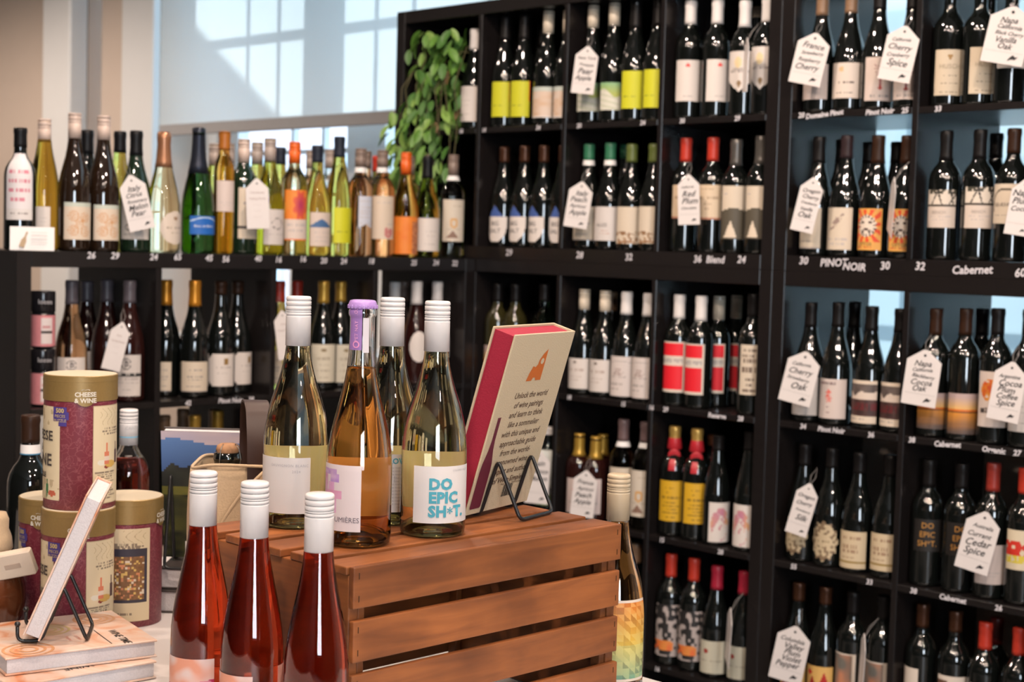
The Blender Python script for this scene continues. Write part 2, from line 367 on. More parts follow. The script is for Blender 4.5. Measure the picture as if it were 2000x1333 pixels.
GL = dict(
 dk=mat('dark_bottle_glass', (.004, .005, .0045), rough=.05, ior=1.85, coat=.0),
 dkg=mat('deep_green_bottle_glass', (.008, .020, .010), rough=.05, ior=1.85),
 br=mat('brown_bottle_glass', (.016, .008, .004), rough=.05, ior=1.85),
 old=mat('dusky_olive_glass', (.030, .026, .008), rough=.05, ior=1.85),
 grd=mat('emerald_bottle_glass', (.05, .17, .05), rough=.0, ior=1.42, trans=1),
 ol=mat('olive_bottle_glass', (.72, .70, .16), rough=.0, ior=1.40, trans=1),
 gd=mat('golden_bottle_glass', (.78, .52, .07), rough=.0, ior=1.40, trans=1),
 cl=mat('clear_bottle_glass', (.90, .92, .84), rough=.0, ior=1.40, trans=1),
 clg=mat('pale_straw_bottle_glass', (.92, .86, .56), rough=.0, ior=1.40, trans=1),
 ro=mat('rose_wine_glass', (.95, .62, .36), rough=.0, ior=1.40, trans=1),
 **{'or': mat('orange_wine_glass', (.92, .50, .10), rough=.0, ior=1.40, trans=1)},
 pk=mat('dark_rose_wine_glass', (.022, .006, .005), rough=.05, ior=1.7))
GLW = dict(dk='dark', dkg='deep green', br='brown', old='dusky olive', grd='green', ol='olive green', gd='golden', cl='clear', clg='pale straw', ro='rosé', pk='dark rosé', **{'or': 'orange'})
CAPC = dict(white=(.74, .70, .68), cream=(.62, .54, .43), dark=(.007, .006, .006), black=(.007, .007, .008), copper=(.07, .028, .014), green=(.03, .16, .08), olive=(.10, .13, .03), red=(.46, .035, .018),
 pewter=(.12, .11, .10), darkred=(.14, .010, .008), tan=(.24, .14, .08), plum=(.03, .018, .02), brown=(.030, .013, .007), gold=(.50, .30, .05), mauve=(.14, .09, .09), goldred=(.60, .38, .10), rust=(.22, .06, .02),
 redgold=(.28, .03, .02), crimson=(.33, .014, .036), blush=(.56, .44, .38), copperfoil=(.36, .17, .09), navyfoil=(.025, .030, .045), orangebrown=(.36, .12, .015), greyb=(.34, .28, .25), navy=(.018, .022, .035),
 orange=(.72, .12, .012), taupe=(.20, .145, .12), clearcap=(.10, .085, .10), amber=(.66, .27, .025))
SHINY = ('gold', 'goldred', 'copperfoil', 'pewter', 'copper', 'navyfoil', 'amber')
def capmat(k): return mat('capsule_'+k, CAPC[k], rough=.38 if k not in SHINY else .3, metal=.5 if k in SHINY else 0, spec=.22 if k in ('dark', 'black', 'brown', 'plum', 'navy', 'navyfoil') else .5, noise=.05, nscale=80)
MESH = {}
def cached(k, fn):
    if k not in MESH: MESH[k] = fn()
    return MESH[k]
def body_mesh(ty, H, seg=24): return cached(('body', ty, round(H, 3), seg), lambda: lathe(prof_of(ty, H), seg))
def capsule_mesh(ty, H, ln, style):
    def mk():
        pf = prof_of(ty, H); z0 = H-ln; o = .0009; pts = [(rad_at(pf, z0)-.001, z0)]
        if style == 'screw':
            zs = [z0, H-.024, H-.0235, H-.0225, H-.022, H-.018, H-.0175, H-.0165, H-.016, H-.006, H-.0055, H-.0045, H-.004, H-.001]; g = {2, 3, 6, 7, 10, 11}
            pts += [(.0158-(.0007 if i in g else 0), z) for i, z in enumerate(zs)]; pts += [(.0150, H+.001), (0, H+.001)]
        else:
            for i in range(7):
                z = z0+ln*i/6*.985; pts.append((max(rad_at(pf, z)+o, .0150), z))
            pts += [(.0155, H-.0005), (.0142, H+.001), (0, H+.001)]
        return lathe(pts, 20)
    return cached(('cap', ty, round(H, 3), round(ln, 3), style), mk)
def patch(pf, a0, a1, z0, z1, nu, nv, painter=None, off=.0005, mask=None):
    """paper wrapped on the glass; painter(u, v) gives the printed colour"""
    v, f, cols = [], [], []
    for j in range(nv+1):
        z = z0+(z1-z0)*j/nv; r = rad_at(pf, z)+off
        for i in range(nu+1):
            a = a0+(a1-a0)*i/nu; v.append((r*math.cos(a), r*math.sin(a), z))
    for j in range(nv):
        for i in range(nu):
            u_, v_ = (i+.5)/nu, (j+.5)/nv
            if mask and not mask(u_, v_): continue
            b = j*(nu+1)+i; f.append((b, b+1, b+nu+2, b+nu+1))
            if painter: cols.append(painter(u_, v_))
    m = pydata('label', v, f, True)
    if painter: colour(m, cols)
    return m
def colour(m, cols):
    at = m.color_attributes.new('Col', 'FLOAT_COLOR', 'CORNER'); d = []
    for p, c in zip(m.polygons, cols): d += [c[0], c[1], c[2], 1.0]*p.loop_total
    at.data.foreach_set('color', d)
def wrap_text(s, size, pf, ac, zc, off=.0012, **k):
    src = text_mesh(s, size, **k)
    def fn(c):
        z = zc+c.y; r = rad_at(pf, z)+off; a = ac+c.x/r; return Vector((r*math.cos(a), r*math.sin(a), z))
    return map_mesh(src, fn)

# ---- printed designs: colour as a function of label position (u right, v up)
W_ = (.66, .60, .56); CR = (.62, .53, .42); GY = (.30, .26, .25); LG = (.46, .41, .39)
def h2(i, j, s=0):
    x = math.sin(i*127.1+j*311.7+s*74.7)*43758.5453; return x-math.floor(x)
def vn(x, y, s=0):
    i, j = math.floor(x), math.floor(y); a, b = x-i, y-j; a, b = a*a*(3-2*a), b*b*(3-2*b)
    return (h2(i, j, s)*(1-a)+h2(i+1, j, s)*a)*(1-b)+(h2(i, j+1, s)*(1-a)+h2(i+1, j+1, s)*a)*b
def mixc(a, b, t): t = max(0, min(1, t)); return tuple(x*(1-t)+y*t for x, y in zip(a, b))
def tl(u, v, rows, base, col):
    """lines of tiny print: rows of (v, half height, u0, u1)"""
    for k, (vc, hh, u0, u1) in enumerate(rows):
        if abs(v-vc) < hh and u0 < u < u1 and h2(int(u*46), k, 3) > .3: return col
    return base
ell = lambda u, v, cu, cv, ru, rv: ((u-cu)/ru)**2+((v-cv)/rv)**2 < 1
def P_plain(u, v): return tl(u, v, [(.6, .018, .25, .75), (.45, .014, .3, .7), (.2, .012, .25, .75)], W_, LG)
def P_plainpink(u, v): return tl(u, v, [(.3, .015, .2, .8), (.22, .012, .3, .7)], (.60, .50, .46), LG)
def P_plaintext(u, v): return tl(u, v, [(.72, .03, .25, .75), (.5, .016, .2, .8), (.4, .016, .25, .75), (.18, .014, .2, .8)], CR if v > .02 else GY, GY)
def P_lime(u, v):
    if u > .965: return (.75, .05, .01) if v > .45 else (.5, .45, .02)
    return tl(u, v, [(.33, .016, .1, .6)], (.56, .56, .018), (.16, .20, .02))
def P_peach(u, v): return (.50, .55, .50) if v > .86 else mixc((.60, .40, .26), (.66, .55, .47), vn(u*3, v*9)*1.2-.1) if v > .06 else W_
def P_greenwave(u, v):
    k = .62+.16*math.sin(u*5+.6)
    if v > k: return mixc((.22, .42, .22), (.40, .45, .10), (1-v)*2.4)
    return mixc((.50, .52, .38), (.66, .64, .55), abs(math.sin(v*16+u*3)))
def P_reddot(u, v):
    if ell(u, v, .5, .87, .075, .05): return (.72, .05, .045)
    return tl(u, v, [(.89, .012, .62, .8), (.86, .012, .62, .8), (.5, .01, .66, .76), (.12, .022, .3, .8), (.17, .01, .2, .5)], W_, LG)
def P_shield(u, v):
    if ell(u, v, .45, .72, .14, .14): return (.72, .58, .34)
    if ell(u, v, .5, .2, .07, .08): return (.25, .16, .08)
    return tl(u, v, [(.5, .03, .15, .85), (.42, .01, .1, .9)], W_, GY)
M_shield = lambda u, v: v > .28*abs(u-.5)/.5 and not (v > .9 and abs(u-.5) > .5-(1-v)*.0 and abs(u-.5) > .47)
def P_sunmark(u, v):
    if ell(u, v, .4, .82, .08, .07): return (.60, .42, .22)
    return tl(u, v, [(.44, .022, .25, .8), (.15, .01, .2, .8)], (.64, .55, .48), (.12, .09, .08))
def P_branch(u, v):
    if ell(u, v, .5, .30, .06, .06): return (.34, .03, .02)
    for k in range(6):
        a = -1.0+k*.4
        t = (v-.35)/.5
        if 0 < t < 1 and abs(u-(.5+a*.32*t*t+.02*math.sin(t*9+k))) < .013*(1.4-t): return (.30, .12, .12)
    return tl(u, v, [(.10, .025, .2, .8)], (.60, .50, .45), GY)
def P_husch(u, v):
    if (abs(u-.5) < .02 and abs(v-.84) < .06) or (abs(v-.84) < .016 and abs(u-.5) < .09) or (abs(v-.87) < .012 and abs(u-.5) < .06): return (.30, .17, .05)
    return tl(u, v, [(.42, .012, .25, .75), (.26, .018, .2, .8), (.06, .012, .2, .8)], (.56, .47, .35), (.30, .24, .18))
def P_bigsalt(u, v): return (.05, .10, .32) if v > .70 else W_
def M_bigsalt(u, v):
    if v > .70: return abs(u-.45) < (1-v)/.30*.34
    if v < .45: return ell(u, v, .45, .45, .5, .47) or u < .15 and v > .2
    return u < .96
def P_aligne(u, v): return tl(u, v, [(.28, .014, .45, .7), (.2, .014, .4, .8)], (.63, .58, .55), (.5, .3, .25))
def P_blotch(u, v):
    if v < .32 and vn(u*13, v*26) > .55+.4*abs(v-.16): return mixc((.14, .06, .03), (.40, .22, .10), vn(u*30, v*40))
    return tl(u, v, [(.75, .01, .2, .8), (.5, .01, .6, .7)], (.62, .53, .42), LG)
def P_parchment(u, v):
    if v < .06: return (.46, .22, .15)
    return tl(u, v, [(.62, .05, .12, .88), (.45, .03, .3, .6), (.3, .02, .35, .55), (.88, .012, .2, .8)], mixc((.60, .46, .31), (.66, .54, .40), vn(u*4, v*4)), (.42, .31, .21))
def P_triangle(u, v):
    if v > .52+.06*math.sin(u*3): return tl(u, v, [(.85, .01, .1, .3), (.75, .01, .1, .25)], (.62, .53, .42), LG)
    if v < .36 and v > .03 and abs(u-.42) < (.36-v)/.33*.26: return (.66, .56, .44)
    return (.085, .072, .05)
def P_feather(u, v):
    t = (u-.2)/.55
    if 0 < t < 1 and abs(v-(.45+.42*t)) < .10*math.sin(PI*t) and vn(u*30, v*30) > .35: return (.30, .22, .19)
    return tl(u, v, [(.25, .016, .15, .85), (.14, .02, .2, .8)], CR, LG)
def P_lion(u, v):
    bo = (.72, .36, .08)
    if u < .05 or u > .95 or v < .03 or v > .97: return bo
    if v < .2: return tl(u, v, [(.07, .015, .1, .7)], bo, (.5, .06, .02))
    a = math.atan2((v-.58)*1.2, u-.5); rr = math.hypot((u-.5), (v-.58)*1.25)
    if rr < .30+.05*abs(math.sin(a*7)):
        if ell(abs(u-.5), v, .13, .66, .06, .035) or (ell(u, v, .5, .5, .07, .035)) or (rr > .25 and math.sin(a*16) > .2) or (ell(abs(u-.5), v, .12, .44, .03, .06)): return (.06, .03, .025)
        return (.72, .62, .52)
    return (.68, .07, .02) if math.sin(a*12) > 0 else bo
def P_tree(u, v):
    if v > .60:
        k = .03+.03*vn(u*5, 2)
        for (c, s) in ((.2, .6), (.55, -.4), (.75, .9), (.9, -.2)):
            if abs(u-(c+s*(v-.6))) < .018+k*(v-.6): return (.03, .025, .02)
        if v > .9 and vn(u*16, v*12) > .4: return (.05, .045, .03)
        return (.66, .58, .49)
    if v > .55: return (.05, .04, .03)
    return tl(u, v, [(.30, .012, .15, .85), (.2, .012, .2, .6)], (.60, .51, .44), LG)
def P_arch(u, v):
    d = math.hypot((u-.6)/.5, (v-.45)/.42)
    if v > .3 and abs(d-1) < .06: return (.10, .08, .06)
    return tl(u, v, [(.48, .035, .3, .8), (.22, .012, .2, .8)], CR, (.35, .30, .25))
def P_crest(u, v):
    if ell(u, v, .45, .88, .07, .05): return (.18, .14, .12)
    return tl(u, v, [(.62, .04, .2, .8), (.4, .018, .2, .75), (.3, .012, .2, .6)], W_, (.45, .36, .32))
def P_hillhouse(u, v):
    if .52 < v < .70 and abs(u-.45) < .25*(1-(v-.5)*2.6) and vn(u*30, v*40) > .45: return (.36, .27, .25)
    if abs(v-(.83+.05*math.sin(u*PI))) < .012: return LG
    return tl(u, v, [(.48, .014, .15, .75), (.3, .02, .1, .6), (.18, .014, .1, .5)], (.62, .55, .52), GY)
def P_redbox(u, v):
    if u > .93 or v < .05 or v > .96 or abs(v-.70) < .02 or abs(v-.56) < .03: return (.66, .58, .50)
    if .58 < v < .69: return (.42, .38, .36) if vn(u*18, v*30) > .4 else (.62, .56, .5)
    return (.72, .012, .025)
def P_script(u, v): return tl(u, v, [(.9, .03, .2, .9), (.78, .02, .1, .8), (.68, .03, .2, .9), (.5, .05, .1, .9), (.3, .02, .3, .8), (.2, .02, .4, .7), (.08, .03, .2, .9)], CR, (.18, .13, .10))
def P_pineapple(u, v):
    if ell(u, v, .42, .52, .11, .11) and (int(u*60)+int(v*60)) % 3: return (.66, .14, .11)
    if .63 < v < .74 and abs(u-.42) < .09*(.76-v)/.1 and vn(u*40, v*30) > .3: return (.66, .14, .11)
    return tl(u, v, [(.88, .03, .05, .6), (.3, .01, .3, .5), (.22, .01, .3, .5), (.15, .01, .35, .5)], (.60, .51, .47), (.3, .2, .2))
def P_darkhorse(u, v):
    if v > .93 or v < .17: return tl(u, v, [(.1, .015, .1, .6)], (.64, .54, .43), GY)
    if v > .63+.14*vn(u*4, 1): return mixc((.05, .035, .03), (.14, .11, .10), vn(u*8, v*9))
    if v > .56: return (.64, .54, .46)
    return (.11, .014, .016) if .30 < v < .47 and vn(u*22, v*7) > .45 else mixc((.03, .014, .014), (.08, .035, .03), vn(u*9, v*12))
def P_sunset(u, v):
    if v > .62: return mixc((.72, .42, .14), (.46, .34, .32), (v-.62)*3.5)
    if v > .56: return (.62, .16, .02)
    if v > .52: return (.06, .02, .015)
    return mixc((.60, .24, .035), (.10, .07, .06), (.52-v)*2.2+.25*(vn(u*2, v*24)-.5))
def P_redleaf(u, v):
    if ell(u, v, .42, .66, .30, .20) and vn(u*9, v*11) > .3: return mixc((.55, .05, .015), (.66, .30, .03), vn(u*14, v*14, 2))
    return tl(u, v, [(.3, .04, .1, .75)], (.62, .53, .48), (.05, .04, .04))
def P_greenbase(u, v): return (.40, .52, .18) if v < .2 else tl(u, v, [(.75, .02, .3, .8), (.6, .02, .2, .8), (.4, .03, .3, .7)], (.62, .64, .60), (.4, .5, .5))
def P_redheart(u, v):
    if ell(u, v, .5, .68, .1, .09): return (.70, .08, .06)
    return tl(u, v, [(.3, .02, .2, .8)], (.62, .52, .50), LG)
def P_seahorse(u, v):
    d = math.hypot((u-.5)/.16, (v-.44)/.12)
    if .6 < d < 1.05: return (.60, .34, .13)
    if .08 < v < .26 and abs(u-.45) < (.26-v)*1.5: return (.24, .14, .10)
    return tl(u, v, [(.85, .025, .35, .85), (.3, .01, .2, .8)], (.60, .53, .44), (.45, .38, .3))
def P_yellowtext(u, v): return tl(u, v, [(.82, .02, .25, .6), (.72, .012, .3, .5), (.58, .035, .15, .85), (.46, .014, .25, .8), (.38, .014, .2, .85), (.30, .014, .3, .75), (.2, .014, .2, .8), (.1, .012, .3, .7)], (.62, .36, .016), (.24, .14, .01))
def P_watercolour(u, v):
    n = vn(u*5, v*6, 1)+.4*vn(u*14, v*14, 2)
    if math.hypot((u-.45)/.36, (v-.45)/.42) < 1 and n > .62: return mixc((.50, .20, .30), (.66, .36, .16), vn(u*4, v*4, 5))
    return W_
def P_ornate(u, v):
    b = (.56, .45, .29)
    if ell(u, v, .5, .5, .32, .13): return tl(u, v, [(.5, .03, .3, .7)], b, (.28, .2, .12))
    return (.22, .15, .09) if vn(u*14, v*16) > .55 else b
def M_ornate(u, v):
    a = math.atan2(v-.5, u-.5); return math.hypot((u-.5)/.5, (v-.5)/.5) < .93+.07*math.cos(a*12)
def P_goldband(u, v):
    if .14 < v < .20: return (.30, .20, .06)
    return tl(u, v, [(.82, .04, .2, .8), (.58, .05, .15, .7), (.46, .05, .2, .75), (.28, .014, .2, .6)], (.58, .47, .31), (.34, .22, .14))
def P_epicdark(u, v): return (.012, .010, .009)
def P_redyellow(u, v):
    if .35 < v < .72 and vn(u*7, v*7) > .25: return (.55, .03, .015)
    if .18 < v < .35: return (.62, .50, .06) if vn(u*16, v*12) > .35 else (.6, .55, .4)
    return (.64, .55, .40)
def P_collage(u, v):
    if v < .30 and v > .12 and u < .8 and vn(u*5, v*9) > .3: return mixc((.72, .10, .03), (.66, .30, .06), vn(u*6, v*6, 3))
    n = vn(u*9, v*12, 4)
    return (.42, .36, .34) if n > .52 else (.02, .018, .018)
def P_redseal(u, v):
    if ell(u, v, .3, .68, .09, .08): return (.33, .04, .03)
    return tl(u, v, [(.4, .03, .1, .9), (.25, .012, .2, .7)], (.54, .51, .40), (.40, .36, .28))
def P_redpeaks(u, v):
    for c, h, w in ((.3, .75, .35), (.7, .85, .4)):
        if v < h*(1-abs(u-c)/w) : return (.42, .015, .012) if c > .5 else (.30, .012, .012)
    if ell(u, v, .2, .82, .09, .06): return (.55, .03, .02)
    return (.66, .40, .12)
def P_framed(u, v):
    if u < .08 or u > .9 or v > .96: return (.64, .56, .48)
    return mixc((.16, .15, .13), (.62, .24, .12), vn(u*4, v*5)*1.8-.55)
def P_halfbrown(u, v): return (.66, .58, .50) if (v > .9 or u > .4) else (.12, .06, .035)
def P_sleeve(u, v): return tl(u, v, [(.72, .03, .1, .85), (.58, .03, .12, .9), (.44, .03, .1, .9), (.3, .025, .2, .7)], (.70, .66, .67), (.60, .22, .28)) if v > .16 else tl(u, v, [(.1, .02, .2, .8)], (.66, .62, .60), GY)
def P_swirl(u, v):
    if v > .88: return (.50, .54, .47)
    for c in ((.3, .64), (.68, .6), (.3, .25), (.7, .22), (.5, .43)):
        d = math.hypot(u-c[0], (v-c[1])*1.25)
        if d < .2 and math.sin(d*90) > .2: return (.56, .30, .15)
    return (.64, .53, .42)
def P_chis(u, v): return tl(u, v, [(.12, .02, .1, .4)], (.62, .56, .51), GY)
def P_oval(u, v): return (.30, .19, .12) if ell(u, v, .5, .78, .08, .06) else tl(u, v, [(.5, .03, .2, .8), (.35, .012, .3, .7)], (.62, .53, .45), (.32, .26, .2))
M_oval = lambda u, v: ell(u, v, .5, .5, .5, .5)
def P_blue(u, v):
    if abs(v-(.70+.22*math.sin(u*PI))) < .03: return (.5, .62, .75)
    return (.012, .115, .44)
def P_blackline(u, v): return (.04, .03, .03) if abs(v-.22) < .02 else tl(u, v, [(.7, .02, .2, .6), (.5, .02, .3, .6)], CR, GY)
def P_scribble(u, v):
    if abs(math.hypot((u-.5)/.2, (v-.6)/.16)-1) < .16 and vn(u*30, v*30) > .4: return GY
    return tl(u, v, [(.3, .014, .2, .8)], (.63, .57, .54), LG)
def P_flower(u, v):
    if v > .43:
        a = math.atan2(v-.7, u-.65); d = math.hypot(u-.65, v-.7)
        if d < .20+.12*abs(math.sin(a*4)): return mixc((.34, .02, .10), (.66, .10, .03), d*3.4)
        return mixc((.72, .18, .02), (.70, .26, .04), vn(u*7, v*9))
    if v < .03: return (.7, .16, .02)
    return tl(u, v, [(.3, .02, .1, .9), (.2, .02, .15, .8)], (.62, .52, .46), LG)
def P_mountain(u, v):
    if .56 < v < .56+.26*(1-abs(u-.42)*2.0): return (.055, .13, .28)
    return tl(u, v, [(.4, .02, .15, .85), (.26, .015, .2, .8), (.16, .015, .2, .7)], (.60, .50, .44), LG)
def P_notched(u, v): return tl(u, v, [(v0/20, .012, .1, .9) for v0 in range(3, 19, 2)], (.52, .54, .62), LG)
M_notched = lambda u, v: v > .14*abs(1-2*abs(u-.5)) or abs(u-.5) > .45
def P_rosecream(u, v):
    if v < .3 and ell(u, v, .72, .16, .2, .14) and vn(u*14, v*18) > .4: return (.50, .18, .17)
    return tl(u, v, [(.85, .012, .2, .8), (.35, .02, .6, .9)], (.60, .50, .40), LG)
def P_orangelabel(u, v):
    if u > .72 and v < .85: return mixc((.20, .03, .03), (.70, .3, .12), vn(u*20, v*20))
    return mixc((.72, .17, .018), (.75, .24, .035), vn(u*5, v*9))
def P_bstamp(u, v):
    d = math.hypot((u-.5)/.17, (v-.78)/.145)
    if .8 < d < 1.0 or (d < .6 and abs(u-.48) < .035) or (d < .5 and .28 < d and u > .5): return (.10, .09, .09)
    if .48 < v < .56: return (.03, .03, .03) if not (.49 < v < .55 and .2 < u < .8 and h2(int(u*40), 1) > .6) else (.6, .55, .5)
    return tl(u, v, [(.42, .02, .05, .95), (.32, .02, .05, .95), (.16, .014, .3, .7)], (.63, .57, .53), LG)
def P_cutcorner(u, v):
    if .58 < u < .74 and .66 < v < .85: return (.26, .15, .045)
    return tl(u, v, [(.58, .02, .25, .85), (.4, .012, .3, .7)], W_, LG)
M_cutcorner = lambda u, v: u > .18-min(v, 1-v)*.9
def P_hussot(u, v):
    if ell(u, v, .5, .85, .10, .05): return (.24, .18, .10)
    return tl(u, v, [(.62, .05, .28, .72), (.45, .014, .3, .7), (.3, .02, .25, .75), (.12, .012, .3, .7)], (.60, .55, .44), (.42, .37, .29))
def P_roundlabel(u, v): return W_
M_roundlabel = M_oval
LETTERS = dict(bigsalt=(('BIG', .50, .018, (.03, .03, .04)), ('SALT', .30, .018, (.03, .03, .04))), husch=(('HUSCH', .63, .015, (.34, .28, .20)),), aligne=(('ALIZE', .46, .013, (.12, .11, .11)),),
 lion=(('GYTGR', .14, .012, (.08, .10, .05)),), tree=(('BENCH', .40, .010, (.35, .30, .27)),), arch=(('BENCH', .47, .011, (.3, .25, .2)),), pineapple=(('NABLE', .89, .010, (.2, .15, .15)),),
 epicdark=(('DO', .80, .019, (.50, .24, .05)), ('EPIC', .52, .019, (.50, .24, .05)), ('SH*T.', .24, .019, (.50, .24, .05))), chis=(('CHIS', .30, .022, (.06, .05, .05)),), blue=(('Blanc de Blancs', .45, .009, (.7, .75, .8)),),
 redbox=(), hussot=(('HUSSOT', .62, .010, (.40, .35, .27)),), bstamp=(), redleaf=(('Crios', .30, .016, (.04, .03, .03)),), flower=(), shield=(('GIRARD', .55, .010, (.3, .27, .25)),))
